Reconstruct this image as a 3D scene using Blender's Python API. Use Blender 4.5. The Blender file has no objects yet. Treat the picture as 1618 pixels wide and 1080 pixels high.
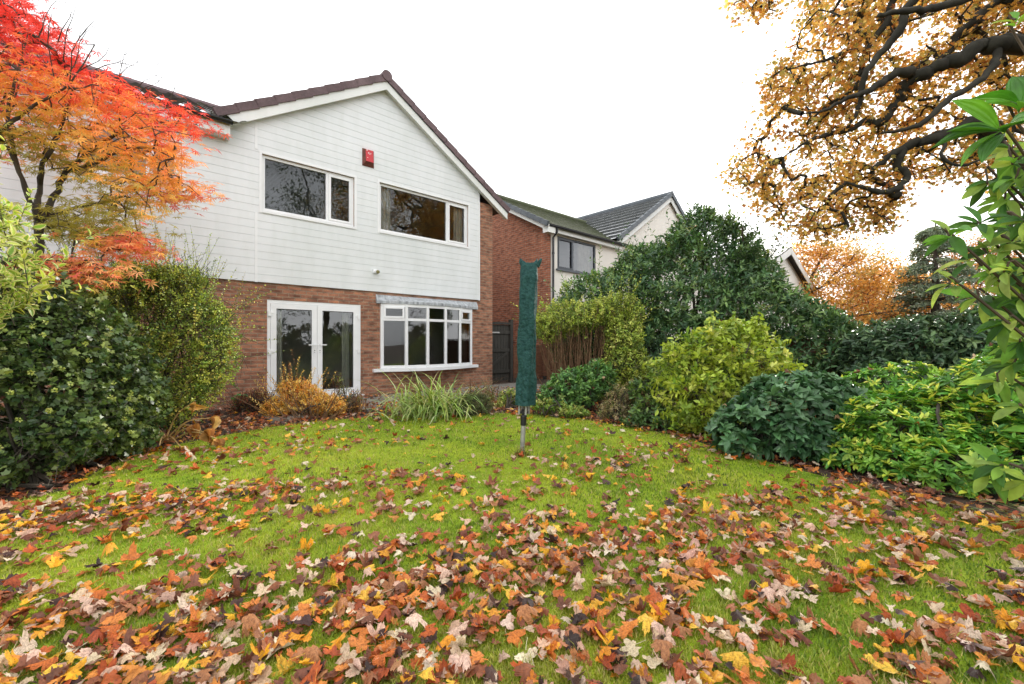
import bpy, math, random
import numpy as np
from math import radians as R, sin, cos, pi

rng = np.random.default_rng(11)
random.seed(11)
SC = bpy.context.scene
COL = SC.collection

# ------------------------------------------------------------------ camera, sky, sun, exposure
F, CX, CY, EYE = 668.0, 809.0, 540.0, 1.25
cam_d = bpy.data.cameras.new('camera')
cam_d.sensor_width = 36.0
cam_d.lens = 36.0 * F / 1618.0
cam_d.clip_end = 800
cam_d.clip_start = 0.05
cam = bpy.data.objects.new('camera', cam_d)
cam.location = (0, 0, EYE)
cam.rotation_euler = (R(90), 0, 0)
COL.objects.link(cam)
SC.camera = cam

SUN_AZ, SUN_EL = 37.0, 24.0          # degrees right of the view axis, and above the horizon
world = bpy.data.worlds.new('World')
SC.world = world
world.use_nodes = True
wn, wl = world.node_tree.nodes, world.node_tree.links
wn.clear()
sky = wn.new('ShaderNodeTexSky')
sky.sky_type = 'NISHITA'
sky.sun_disc = False
sky.sun_elevation = R(SUN_EL)
sky.sun_rotation = R(SUN_AZ)
tcw = wn.new('ShaderNodeTexCoord')
mpw = wn.new('ShaderNodeMapping')
mpw.inputs['Scale'].default_value = (1.0, 1.0, 2.6)
nzw = wn.new('ShaderNodeTexNoise')
nzw.inputs['Scale'].default_value = 1.7
nzw.inputs['Detail'].default_value = 5
rpw = wn.new('ShaderNodeValToRGB')
rpw.color_ramp.elements[0].position = 0.36
rpw.color_ramp.elements[0].color = (3.5, 3.55, 3.62, 1)
_e = rpw.color_ramp.elements.new(0.48)
_e.color = (7.4, 7.5, 7.6, 1)
rpw.color_ramp.elements[2].position = 0.62
rpw.color_ramp.elements[2].color = (10.6, 10.6, 10.6, 1)
mxw = wn.new('ShaderNodeMix')
mxw.data_type = 'RGBA'
mxw.inputs[0].default_value = 0.93
bgw = wn.new('ShaderNodeBackground')
bgw.inputs['Strength'].default_value = 0.10
ow = wn.new('ShaderNodeOutputWorld')
wl.new(tcw.outputs['Generated'], mpw.inputs['Vector'])
wl.new(mpw.outputs[0], nzw.inputs['Vector'])
wl.new(nzw.outputs['Fac'], rpw.inputs[0])
wl.new(sky.outputs[0], mxw.inputs[6])
wl.new(rpw.outputs[0], mxw.inputs[7])
wl.new(mxw.outputs[2], bgw.inputs['Color'])
wl.new(bgw.outputs[0], ow.inputs['Surface'])

sun_d = bpy.data.lights.new('sun', 'SUN')
sun_d.energy = 1.5
sun_d.angle = R(14)
sun_d.color = (1.0, 0.95, 0.86)
sun = bpy.data.objects.new('sun', sun_d)
sun.rotation_euler = (R(90 - SUN_EL), 0, R(180 - SUN_AZ))
sun.rotation_euler = (R(-(90 - SUN_EL)), 0, R(-SUN_AZ))
COL.objects.link(sun)

SC.view_settings.view_transform = 'Standard'
SC.view_settings.look = 'None'
SC.view_settings.gamma = 1
SC.view_settings.exposure = 1.5
SC.render.engine = 'CYCLES'
try:
    SC.cycles.max_bounces = 6
    SC.cycles.diffuse_bounces = 3
    SC.cycles.glossy_bounces = 3
    SC.cycles.transmission_bounces = 4
    SC.cycles.transparent_max_bounces = 8
    SC.cycles.use_denoising = True
    SC.cycles.caustics_reflective = False
    SC.cycles.caustics_refractive = False
    SC.cycles.sample_clamp_indirect = 6
except Exception:
    pass


# ------------------------------------------------------------------ small helpers
def W(px, py, Z):
    """a spot of the garden at distance Z along the view axis"""
    return np.array([(px - CX) / F * Z, Z, EYE - (py - CY) / F * Z])


def GP(px, py):
    """a spot on the ground"""
    Z = F * EYE / (py - CY)
    return np.array([(px - CX) / F * Z, Z, 0.0])


def lin(c):
    c = np.asarray(c, float) / 255.0
    return np.where(c <= 0.04045, c / 12.92, ((c + 0.055) / 1.055) ** 2.4)


def norm(a):
    return a / np.maximum(np.linalg.norm(a, axis=-1, keepdims=True), 1e-9)


def tag(o, label=None, cat=None, group=None, kind=None):
    if label: o['label'] = label
    if cat: o['category'] = cat
    if group: o['group'] = group
    if kind: o['kind'] = kind
    return o


def thing(name, label, cat, loc=(0, 0, 0), rotz=0.0, group=None):
    o = bpy.data.objects.new(name, None)
    o.empty_display_size = 0.2
    COL.objects.link(o)
    o.location = [float(v) for v in loc]
    o.rotation_euler = (0, 0, rotz)
    return tag(o, label, cat, group)


class Buf:
    def __init__(self):
        self.V, self.L, self.T, self.C, self.A, self.U, self.n = [], [], [], [], [], [], 0

    def add(self, V, loops, tot, col=None, lc=None, uv=None):
        V = np.asarray(V, float).reshape(-1, 3)
        loops = np.asarray(loops, np.int64)
        self.V.append(V)
        self.L.append(loops + self.n)
        self.T.append(np.asarray(tot, np.int64))
        if col is not None:
            self.C.append(np.broadcast_to(np.asarray(col, float), (len(V), 3)))
        if lc is not None:
            self.A.append(np.asarray(lc, float))
        if uv is not None:
            self.U.append(np.asarray(uv, float).reshape(-1, 2))
        self.n += len(V)
        return self

    def quad(self, a, b, c, d, uv=None):
        return self.add([a, b, c, d], [0, 1, 2, 3], [4], uv=uv if uv is not None else np.zeros((4, 2)))

    def build(self, name, mat, parent=None, origin=(0, 0, 0), smooth=False):
        if not self.V:
            return None
        V = np.concatenate(self.V) - np.asarray(origin, float)
        L = np.concatenate(self.L)
        T = np.concatenate(self.T)
        me = bpy.data.meshes.new(name)
        me.vertices.add(len(V))
        me.vertices.foreach_set('co', V.astype(np.float32).ravel())
        me.loops.add(len(L))
        me.loops.foreach_set('vertex_index', L.astype(np.int32))
        me.polygons.add(len(T))
        st = np.concatenate([[0], np.cumsum(T)[:-1]])
        me.polygons.foreach_set('loop_start', st.astype(np.int32))
        me.polygons.foreach_set('use_smooth', np.full(len(T), bool(smooth)))
        me.update(calc_edges=True)
        if self.C and sum(len(c) for c in self.C) == len(V):
            c = np.ones((len(V), 4), np.float32)
            c[:, :3] = np.concatenate(self.C)
            at = me.attributes.new('Col', 'FLOAT_COLOR', 'POINT')
            at.data.foreach_set('color', c.ravel())
        if self.A and sum(len(c) for c in self.A) == len(V):
            at = me.attributes.new('lc', 'FLOAT_VECTOR', 'POINT')
            at.data.foreach_set('vector', np.concatenate(self.A).astype(np.float32).ravel())
        if self.U and sum(len(c) for c in self.U) == len(L):
            uvl = me.uv_layers.new(name='UVMap')
            uvl.data.foreach_set('uv', np.concatenate(self.U).astype(np.float32).ravel())
        if mat:
            me.materials.append(mat)
        o = bpy.data.objects.new(name, me)
        COL.objects.link(o)
        if parent is not None:
            o.parent = parent
        return o


def pieces(b, name, mat, parent, per=1):
    """build every 'per' shapes of a buffer as one object"""
    off = 0
    for i in range(0, len(b.V), per):
        q = Buf()
        for k in range(i, min(i + per, len(b.V))):
            q.V.append(b.V[k])
            q.L.append(b.L[k] - off)
            q.T.append(b.T[k])
            if b.U:
                q.U.append(b.U[k])
        off += sum(len(v) for v in q.V)
        q.build(name, mat, parent)


def box(b, x0, x1, y0, y1, z0, z1):
    v = np.array([[x, y, z] for z in (z0, z1) for y in (y0, y1) for x in (x0, x1)], float)
    fs = [(0, 1, 5, 4, 0, 2), (3, 2, 6, 7, 0, 2), (2, 0, 4, 6, 1, 2), (1, 3, 7, 5, 1, 2), (4, 5, 7, 6, 0, 1), (2, 3, 1, 0, 0, 1)]
    L, U = [], []
    for f in fs:
        L += f[:4]
        U += [(v[i][f[4]], v[i][f[5]]) for i in f[:4]]
    b.add(v, L, [4] * 6, uv=U)
    return b


def bar(b, p0, p1, w, h, up=(0, 0, 1)):
    """a box beam from p0 to p1, w across and h along 'up'"""
    p0, p1 = np.array(p0, float), np.array(p1, float)
    t = norm(p1 - p0)
    x = norm(np.cross(t, np.array(up, float)))
    z = np.cross(x, t)
    v = []
    for p in (p0, p1):
        for a, c in ((-1, -1), (1, -1), (1, 1), (-1, 1)):
            v.append(p + x * a * w / 2 + z * c * h / 2)
    ln = np.linalg.norm(p1 - p0)
    L = [0, 1, 2, 3, 7, 6, 5, 4]
    U = [(0, 0), (w, 0), (w, h), (0, h)] * 2
    for i in range(4):
        j = (i + 1) % 4
        L += [i, i + 4, j + 4, j]
        U += [(0, 0), (ln, 0), (ln, h), (0, h)]
    b.add(v, L, [4] * 6, uv=U)
    return b


def tube(b, P, rad, ns=6, col=None, cap=True):
    P = np.asarray(P, float)
    k = len(P)
    rad = np.broadcast_to(np.asarray(rad, float), (k,))
    T = np.gradient(P, axis=0)
    T = norm(T)
    ref = np.array([0.31, 0.17, 0.93]) if abs(T[0][2]) < 0.85 else np.array([0.93, 0.2, 0.1])
    X = norm(np.cross(T, ref))
    Y = np.cross(T, X)
    a = np.linspace(0, 2 * pi, ns, endpoint=False)
    V = P[:, None] + rad[:, None, None] * (np.cos(a)[None, :, None] * X[:, None] + np.sin(a)[None, :, None] * Y[:, None])
    V = V.reshape(-1, 3)
    i = np.arange(k - 1)[:, None] * ns
    j = np.arange(ns)[None]
    j2 = (j + 1) % ns
    L = np.stack([i + j, i + j2, i + ns + j2, i + ns + j], -1).reshape(-1)
    tot = [4] * ((k - 1) * ns)
    if cap:
        L = np.concatenate([L, np.arange(ns)[::-1], (k - 1) * ns + np.arange(ns)])
        tot = tot + [ns, ns]
    b.add(V, L, tot, col=col, uv=np.zeros((len(L), 2)))
    return b


def sticks(b, P0, P1, r0, r1, col=None):
    """many straight three-sided twigs at once"""
    n = len(P0)
    T = norm(P1 - P0)
    X = norm(np.cross(T, np.array([0.37, 0.21, 0.9])))
    Y = np.cross(T, X)
    V = np.zeros((n, 6, 3))
    r0 = np.broadcast_to(r0, (n,))
    r1 = np.broadcast_to(r1, (n,))
    for k in range(3):
        o = X * cos(k * 2.0944) + Y * sin(k * 2.0944)
        V[:, k] = P0 + o * r0[:, None]
        V[:, 3 + k] = P1 + o * r1[:, None]
    base = (np.arange(n) * 6)[:, None]
    L = (base + np.array([0, 1, 4, 3, 1, 2, 5, 4, 2, 0, 3, 5])[None]).reshape(-1)
    b.add(V.reshape(-1, 3), L, [4] * (3 * n), col=col, uv=np.zeros((len(L), 2)))
    return b


# ------------------------------------------------------------------ materials
def newmat(name):
    m = bpy.data.materials.new(name)
    m.use_nodes = True
    nt = m.node_tree
    nt.nodes.clear()
    out = nt.nodes.new('ShaderNodeOutputMaterial')
    bs = nt.nodes.new('ShaderNodeBsdfPrincipled')
    nt.links.new(bs.outputs[0], out.inputs[0])
    return m, nt, bs, out


def ramp(nt, fac, stops):
    r = nt.nodes.new('ShaderNodeValToRGB')
    e = r.color_ramp.elements
    while len(e) < len(stops):
        e.new(0.5)
    for i, (p, c) in enumerate(stops):
        e[i].position = p
        e[i].color = (*[float(x) for x in c], 1)
    nt.links.new(fac, r.inputs[0])
    return r.outputs[0]


def noise(nt, scale, detail=4, coord='Object', vec=None, rough=0.55, stretch=None):
    n = nt.nodes.new('ShaderNodeTexNoise')
    n.inputs['Scale'].default_value = scale
    n.inputs['Detail'].default_value = detail
    n.inputs['Roughness'].default_value = rough
    if vec is None:
        t = nt.nodes.new('ShaderNodeTexCoord')
        vec = t.outputs[coord]
    if stretch:
        mp = nt.nodes.new('ShaderNodeMapping')
        mp.inputs['Scale'].default_value = stretch
        nt.links.new(vec, mp.inputs['Vector'])
        vec = mp.outputs[0]
    nt.links.new(vec, n.inputs['Vector'])
    return n.outputs['Fac']


def bump(nt, bs, h, strength=0.3, dist=0.01):
    b = nt.nodes.new('ShaderNodeBump')
    b.inputs['Strength'].default_value = strength
    b.inputs['Distance'].default_value = dist
    nt.links.new(h, b.inputs['Height'])
    nt.links.new(b.outputs[0], bs.inputs['Normal'])


def mix(nt, fac, a, b, mode='MIX'):
    m = nt.nodes.new('ShaderNodeMix')
    m.data_type = 'RGBA'
    m.blend_type = mode
    for sock, v in ((m.inputs[0], fac), (m.inputs[6], a), (m.inputs[7], b)):
        if isinstance(v, (int, float)):
            sock.default_value = v
        elif isinstance(v, (tuple, list, np.ndarray)):
            sock.default_value = (*[float(x) for x in v[:3]], 1)
        else:
            nt.links.new(v, sock)
    return m.outputs[2]


def plain(name, c, rough=0.5, nscale=6, var=0.15, bumps=0.0, bscale=60, metal=0.0, stretch=None, spec=0.5):
    m, nt, bs, out = newmat(name)
    c = np.array(c, float)
    f = noise(nt, nscale, 5, stretch=stretch)
    nt.links.new(ramp(nt, f, [(0.3, c * (1 - var)), (0.7, np.minimum(c * (1 + var), 1))]), bs.inputs['Base Color'])
    bs.inputs['Roughness'].default_value = rough
    bs.inputs['Metallic'].default_value = metal
    bs.inputs['Specular IOR Level'].default_value = spec
    if bumps:
        bump(nt, bs, noise(nt, bscale, 3), bumps)
    return m


def leafmat(name, trans=0.35, rough=0.42, spec=0.4, edge=None, edge_at=0.9, vary=0.25, vscale=14, tint=(1.15, 1.1, 0.6), vein=0.0):
    m, nt, bs, out = newmat(name)
    a = nt.nodes.new('ShaderNodeAttribute')
    a.attribute_name = 'Col'
    f = noise(nt, vscale, 3)
    k = ramp(nt, f, [(0.3, [1 - vary] * 3), (0.7, [1 + vary] * 3)])
    c = mix(nt, 1.0, a.outputs['Color'], k, 'MULTIPLY')
    if edge is not None:
        l = nt.nodes.new('ShaderNodeAttribute')
        l.attribute_name = 'lc'
        sp = nt.nodes.new('ShaderNodeSeparateXYZ')
        nt.links.new(l.outputs['Vector'], sp.inputs[0])
        ad = nt.nodes.new('ShaderNodeMath')
        ad.operation = 'ADD'
        n2 = noise(nt, 24, 5, rough=0.7)
        sc2 = nt.nodes.new('ShaderNodeMath')
        sc2.operation = 'MULTIPLY'
        sc2.inputs[1].default_value = 0.75
        nt.links.new(n2, sc2.inputs[0])
        nt.links.new(sp.outputs[0], ad.inputs[0])
        nt.links.new(sc2.outputs[0], ad.inputs[1])
        e = ramp(nt, ad.outputs[0], [(edge_at, (0, 0, 0)), (edge_at + 0.09, (1, 1, 1))])
        c = mix(nt, e, c, edge)
    if vein:
        l = nt.nodes.new('ShaderNodeAttribute')
        l.attribute_name = 'lc'
        w = nt.nodes.new('ShaderNodeTexWave')
        w.inputs['Scale'].default_value = 2.2
        w.inputs['Distortion'].default_value = 1.0
        nt.links.new(l.outputs['Vector'], w.inputs['Vector'])
        bump(nt, bs, w.outputs['Fac'], vein, 0.004)
    nt.links.new(c, bs.inputs['Base Color'])
    bs.inputs['Roughness'].default_value = rough
    bs.inputs['Specular IOR Level'].default_value = spec
    tr = nt.nodes.new('ShaderNodeBsdfTranslucent')
    nt.links.new(mix(nt, 1.0, c, tint, 'MULTIPLY'), tr.inputs['Color'])
    ms = nt.nodes.new('ShaderNodeMixShader')
    ms.inputs[0].default_value = trans
    nt.links.new(bs.outputs[0], ms.inputs[1])
    nt.links.new(tr.outputs[0], ms.inputs[2])
    nt.links.new(ms.outputs[0], out.inputs[0])
    return m


def brickmat(name, c1, c2, mortar, off=0.0, dark=0.35):
    m, nt, bs, out = newmat(name)
    uv = nt.nodes.new('ShaderNodeUVMap')
    uv.uv_map = 'UVMap'
    br = nt.nodes.new('ShaderNodeTexBrick')
    br.inputs['Scale'].default_value = 1.0
    br.inputs['Brick Width'].default_value = 0.225
    br.inputs['Row Height'].default_value = 0.075
    br.inputs['Mortar Size'].default_value = 0.009
    br.inputs['Mortar Smooth'].default_value = 0.25
    br.inputs['Bias'].default_value = -0.1
    br.inputs['Color1'].default_value = (*c1, 1)
    br.inputs['Color2'].default_value = (*c2, 1)
    br.inputs['Mortar'].default_value = (*mortar, 1)
    # slightly wavy courses
    nv = nt.nodes.new('ShaderNodeTexNoise')
    nv.inputs['Scale'].default_value = 9
    vm = nt.nodes.new('ShaderNodeVectorMath')
    vm.operation = 'MULTIPLY_ADD'
    vm.inputs[1].default_value = (0.008, 0.008, 0)
    nt.links.new(uv.outputs[0], nv.inputs['Vector'])
    nt.links.new(nv.outputs['Color'], vm.inputs[0])
    nt.links.new(uv.outputs[0], vm.inputs[2])
    nt.links.new(vm.outputs[0], br.inputs['Vector'])
    # each brick its own tone: noise sampled on a grid of bricks
    n1 = noise(nt, 2.4, 3, vec=uv.outputs[0], stretch=(2.0, 5.6, 1))
    n2 = noise(nt, 0.7, 6, vec=uv.outputs[0])
    n3 = noise(nt, 60, 3, vec=uv.outputs[0])
    c = mix(nt, 1.0, br.outputs['Color'], ramp(nt, n1, [(0.32, (0.55, 0.53, 0.53)), (0.5, (1, 1, 1)), (0.72, (1.45, 1.35, 1.2))]), 'MULTIPLY')
    c = mix(nt, dark, c, mix(nt, 1.0, c, ramp(nt, n2, [(0.35, (0.45, 0.44, 0.42)), (0.6, (1, 1, 1))]), 'MULTIPLY'))
    c = mix(nt, 0.5, c, mix(nt, 1.0, c, ramp(nt, n3, [(0.3, (0.6, 0.6, 0.6)), (0.7, (1.3, 1.3, 1.3))]), 'MULTIPLY'))
    nt.links.new(c, bs.inputs['Base Color'])
    bs.inputs['Roughness'].default_value = 0.88
    bs.inputs['Specular IOR Level'].default_value = 0.25
    inv = nt.nodes.new('ShaderNodeMath')
    inv.operation = 'MULTIPLY_ADD'
    inv.inputs[1].default_value = -1.0
    nt.links.new(br.outputs['Fac'], inv.inputs[0])
    sc3 = nt.nodes.new('ShaderNodeMath')
    sc3.operation = 'MULTIPLY'
    sc3.inputs[1].default_value = 0.5
    nt.links.new(n3, sc3.inputs[0])
    nt.links.new(sc3.outputs[0], inv.inputs[2])
    bump(nt, bs, inv.outputs[0], 0.6, 0.006)
    return m


def glassmat(name, tint=(0.75, 0.8, 0.8), ior=1.9):
    m, nt, bs, out = newmat(name)
    nt.nodes.remove(bs)
    tr = nt.nodes.new('ShaderNodeBsdfTransparent')
    tr.inputs[0].default_value = (*tint, 1)
    gl = nt.nodes.new('ShaderNodeBsdfGlossy')
    gl.inputs['Roughness'].default_value = 0.0
    gl.inputs['Color'].default_value = (0.95, 0.97, 1, 1)
    fr = nt.nodes.new('ShaderNodeFresnel')
    fr.inputs['IOR'].default_value = ior
    n = noise(nt, 1.1, 2)
    b = nt.nodes.new('ShaderNodeBump')
    b.inputs['Strength'].default_value = 0.05
    b.inputs['Distance'].default_value = 0.05
    nt.links.new(n, b.inputs['Height'])
    nt.links.new(b.outputs[0], gl.inputs['Normal'])
    ms = nt.nodes.new('ShaderNodeMixShader')
    nt.links.new(fr.outputs[0], ms.inputs[0])
    nt.links.new(tr.outputs[0], ms.inputs[1])
    nt.links.new(gl.outputs[0], ms.inputs[2])
    nt.links.new(ms.outputs[0], out.inputs[0])
    return m


def claddingmat(name, c):
    m, nt, bs, out = newmat(name)
    n1 = noise(nt, 0.9, 6, stretch=(1, 1, 0.5))
    n2 = noise(nt, 4, 4, stretch=(2, 2, 0.5))
    k = ramp(nt, n1, [(0.3, np.array(c) * (0.87, 0.885, 0.87)), (0.65, c)])
    k = mix(nt, 0.3, k, mix(nt, 1.0, k, ramp(nt, n2, [(0.32, (0.86, 0.87, 0.84)), (0.55, (1, 1, 1))]), 'MULTIPLY'))
    nt.links.new(k, bs.inputs['Base Color'])
    bs.inputs['Roughness'].default_value = 0.42
    return m


def tilemat(name, c, c2, rough, nscale=3.0, moss=None, mossamt=0.5):
    m, nt, bs, out = newmat(name)
    n1 = noise(nt, nscale, 5)
    n2 = noise(nt, 26, 4)
    k = ramp(nt, n1, [(0.35, c), (0.65, c2)])
    k = mix(nt, 0.6, k, mix(nt, 1.0, k, ramp(nt, n2, [(0.3, (0.6, 0.6, 0.6)), (0.7, (1.4, 1.4, 1.4))]), 'MULTIPLY'))
    if moss is not None:
        n3 = noise(nt, 4.5, 6)
        k = mix(nt, ramp(nt, n3, [(0.5 - 0.25 * mossamt, (0, 0, 0)), (0.62, (0.85, 0.85, 0.85))]), k, moss)
    nt.links.new(k, bs.inputs['Base Color'])
    bs.inputs['Roughness'].default_value = rough
    bump(nt, bs, n2, 0.25, 0.01)
    return m


M = {}
M['brick'] = brickmat('brown_brick', (0.42, 0.195, 0.122), (0.235, 0.11, 0.074), (0.31, 0.235, 0.17))
M['brick_red'] = brickmat('red_brick', (0.40, 0.145, 0.082), (0.30, 0.105, 0.062), (0.33, 0.25, 0.19), dark=0.2)
M['clad'] = claddingmat('white_weatherboard', (0.78, 0.80, 0.815))
M['upvc'] = plain('white_plastic', (0.82, 0.83, 0.84), 0.3, 3, 0.04)
M['barge'] = claddingmat('white_bargeboard', (0.78, 0.79, 0.77))
M['render'] = plain('cream_render', (0.80, 0.765, 0.70), 0.85, 1.2, 0.05, 0.15, 90)
M['verge'] = tilemat('purple_brown_tile', (0.095, 0.055, 0.058), (0.15, 0.095, 0.1), 0.6, 2)
M['roof_dark'] = tilemat('dark_pantile', (0.035, 0.028, 0.026), (0.075, 0.06, 0.056), 0.5, 3, (0.11, 0.10, 0.06), 0.25)
M['roof_green'] = tilemat('mossy_tile', (0.075, 0.085, 0.055), (0.14, 0.145, 0.11), 0.8, 2, (0.075, 0.095, 0.03), 0.7)
M['roof_stripe'] = tilemat('wet_slate_tile', (0.10, 0.105, 0.115), (0.15, 0.155, 0.165), 0.2, 3)
_b = M['roof_stripe'].node_tree.nodes['Principled BSDF']
for _l in list(_b.inputs['Normal'].links):
    M['roof_stripe'].node_tree.links.remove(_l)
_b.inputs['Coat Weight'].default_value = 1.0
_b.inputs['Coat Roughness'].default_value = 0.1
_b.inputs['Coat IOR'].default_value = 2.2
M['slate_grey'] = tilemat('grey_verge_tile', (0.07, 0.085, 0.10), (0.11, 0.125, 0.14), 0.5, 2)
M['black'] = plain('black_plastic', (0.012, 0.013, 0.016), 0.35, 4, 0.2)
M['grey_frame'] = plain('anthracite_frame', (0.045, 0.055, 0.07), 0.4, 4, 0.1)
M['lead'] = plain('lead_sheet', (0.36, 0.38, 0.40), 0.5, 4, 0.45, 0.3, 20, stretch=(4, 4, 0.7))
M['glass'] = glassmat('window_glass', (0.86, 0.9, 0.9), 1.85)
M['room'] = plain('room_plaster', (0.55, 0.50, 0.44), 0.9, 1, 0.1)
M['blind'] = plain('pale_blind', (0.40, 0.42, 0.43), 0.6, 5, 0.06)
M['curtain'] = plain('cream_curtain', (0.62, 0.60, 0.52), 0.9, 5, 0.15)
M['alarm'] = plain('red_alarm_plastic', (0.55, 0.02, 0.03), 0.35, 6, 0.12)
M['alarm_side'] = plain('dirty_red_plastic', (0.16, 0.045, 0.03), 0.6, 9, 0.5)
M['mark'] = plain('white_print', (0.8, 0.75, 0.75), 0.5, 5, 0.05)
M['alu'] = plain('dull_aluminium', (0.36, 0.36, 0.35), 0.42, 12, 0.25, metal=0.5)
M['cover'] = None
M['gate'] = plain('dark_weathered_wood', (0.035, 0.032, 0.026), 0.8, 5, 0.45, 0.4, 40, stretch=(6, 6, 0.6))
M['fence'] = plain('brown_fence_wood', (0.15, 0.065, 0.033), 0.8, 5, 0.4, 0.4, 40, stretch=(1, 1, 6))
M['bark'] = plain('grey_brown_bark', (0.055, 0.045, 0.033), 0.9, 8, 0.5, 0.6, 30, stretch=(1, 1, 0.4))
M['bark_moss'] = plain('mossy_bark', (0.026, 0.024, 0.016), 0.92, 5, 0.55, 0.7, 24)
M['twig'] = plain('brown_twig', (0.075, 0.05, 0.032), 0.9, 8, 0.4)
M['cane'] = plain('bare_tan_stem', (0.16, 0.09, 0.045), 0.85, 8, 0.45)
M['stone'] = plain('grey_paving', (0.20, 0.185, 0.16), 0.85, 3, 0.35, 0.4, 30)

m, nt, bs, out = newmat('green_woven_cover')
uvn = nt.nodes.new('ShaderNodeTexCoord')
n1 = noise(nt, 11, 5, stretch=(1, 1, 0.6))
n2 = noise(nt, 34, 4)
n3 = noise(nt, 140, 2)
nt.links.new(mix(nt, 0.6, ramp(nt, n1, [(0.3, (0.010, 0.042, 0.040)), (0.7, (0.028, 0.09, 0.082))]),
                 ramp(nt, n2, [(0.35, (0.008, 0.036, 0.034)), (0.7, (0.038, 0.11, 0.10))])), bs.inputs['Base Color'])
bs.inputs['Roughness'].default_value = 0.6
bs.inputs['Specular IOR Level'].default_value = 0.15
ad = nt.nodes.new('ShaderNodeMath')
ad.operation = 'ADD'
nt.links.new(n1, ad.inputs[0])
nt.links.new(n2, ad.inputs[1])
bump(nt, bs, ad.outputs[0], 0.9, 0.025)
M['cover'] = m

# ------------------------------------------------------------------ ground: soil, lawn, paving
LAWN = [(-3.0, -4.5), (-4.6, 2.0)] + [tuple(GP(x, y)[:2]) for x, y in
        ((-60, 812), (0, 797), (60, 783), (110, 772), (165, 738), (225, 712), (290, 700), (350, 688), (430, 674), (520, 664), (600, 657),
         (700, 655), (800, 652), (880, 657), (950, 667), (1010, 677), (1070, 688), (1130, 706), (1210, 728), (1300, 752), (1380, 772),
         (1450, 789), (1540, 808), (1640, 838))] + [(3.6, 1.0), (3.4, -4.5)]
LAWN = np.array(LAWN)


def inpoly(P, poly):
    x, y = P[:, 0], P[:, 1]
    r = np.zeros(len(P), bool)
    j = len(poly) - 1
    for i in range(len(poly)):
        xi, yi = poly[i]
        xj, yj = poly[j]
        c = ((yi > y) != (yj > y)) & (x < (xj - xi) * (y - yi) / (yj - yi + 1e-12) + xi)
        r ^= c
        j = i
    return r


def edge_dist(P, poly):
    d = np.full(len(P), 1e9)
    for i in range(len(poly)):
        a, c = poly[i], poly[(i + 1) % len(poly)]
        ab = c - a
        t = np.clip(((P - a) @ ab) / (ab @ ab), 0, 1)
        d = np.minimum(d, np.linalg.norm(P - (a + t[:, None] * ab), axis=1))
    return d


def vnoise(P, s, seed=0):
    r = np.random.default_rng(seed)
    out = np.zeros(len(P))
    for k in range(6):
        w = r.normal(size=P.shape[1]) * s * (0.6 + 0.4 * k)
        out += np.sin(P @ w + r.uniform(0, 6.28)) / (1 + 0.35 * k)
    return out / 2.2


m, nt, bs, out = newmat('leaf_littered_soil')
n1 = noise(nt, 9, 6)
n2 = noise(nt, 45, 4)
nt.links.new(mix(nt, 0.5, ramp(nt, n1, [(0.3, (0.025, 0.017, 0.011)), (0.7, (0.085, 0.05, 0.03))]),
                 ramp(nt, n2, [(0.35, (0.02, 0.013, 0.009)), (0.65, (0.11, 0.065, 0.04))])), bs.inputs['Base Color'])
bs.inputs['Roughness'].default_value = 0.95
bump(nt, bs, n2, 0.8, 0.03)
M['soil'] = m
b = Buf()
b.quad((-250, -120, -0.012), (300, -120, -0.012), (300, 420, -0.012), (-250, 420, -0.012))
tag(b.build('ground', M['soil']), kind='structure')

m, nt, bs, out = newmat('mossy_turf')
n1 = noise(nt, 0.8, 5)
n2 = noise(nt, 7, 6)
n3 = noise(nt, 120, 4)
c = ramp(nt, n1, [(0.32, (0.17, 0.30, 0.014)), (0.55, (0.32, 0.42, 0.022)), (0.75, (0.42, 0.46, 0.04))])
c = mix(nt, 0.6, c, mix(nt, 1.0, c, ramp(nt, n2, [(0.3, (0.6, 0.72, 0.6)), (0.7, (1.25, 1.15, 1.1))]), 'MULTIPLY'))
c = mix(nt, 0.7, c, mix(nt, 1.0, c, ramp(nt, n3, [(0.3, (0.45, 0.5, 0.4)), (0.7, (1.35, 1.3, 1.3))]), 'MULTIPLY'))
nt.links.new(c, bs.inputs['Base Color'])
bs.inputs['Roughness'].default_value = 0.9
bs.inputs['Specular IOR Level'].default_value = 0.2
bump(nt, bs, n3, 0.9, 0.02)
M['turf'] = m
b = Buf()
b.add(np.c_[LAWN, np.zeros(len(LAWN))], np.arange(len(LAWN))[::-1], [len(LAWN)])
tag(b.build('lawn', M['turf']), kind='structure')

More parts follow.
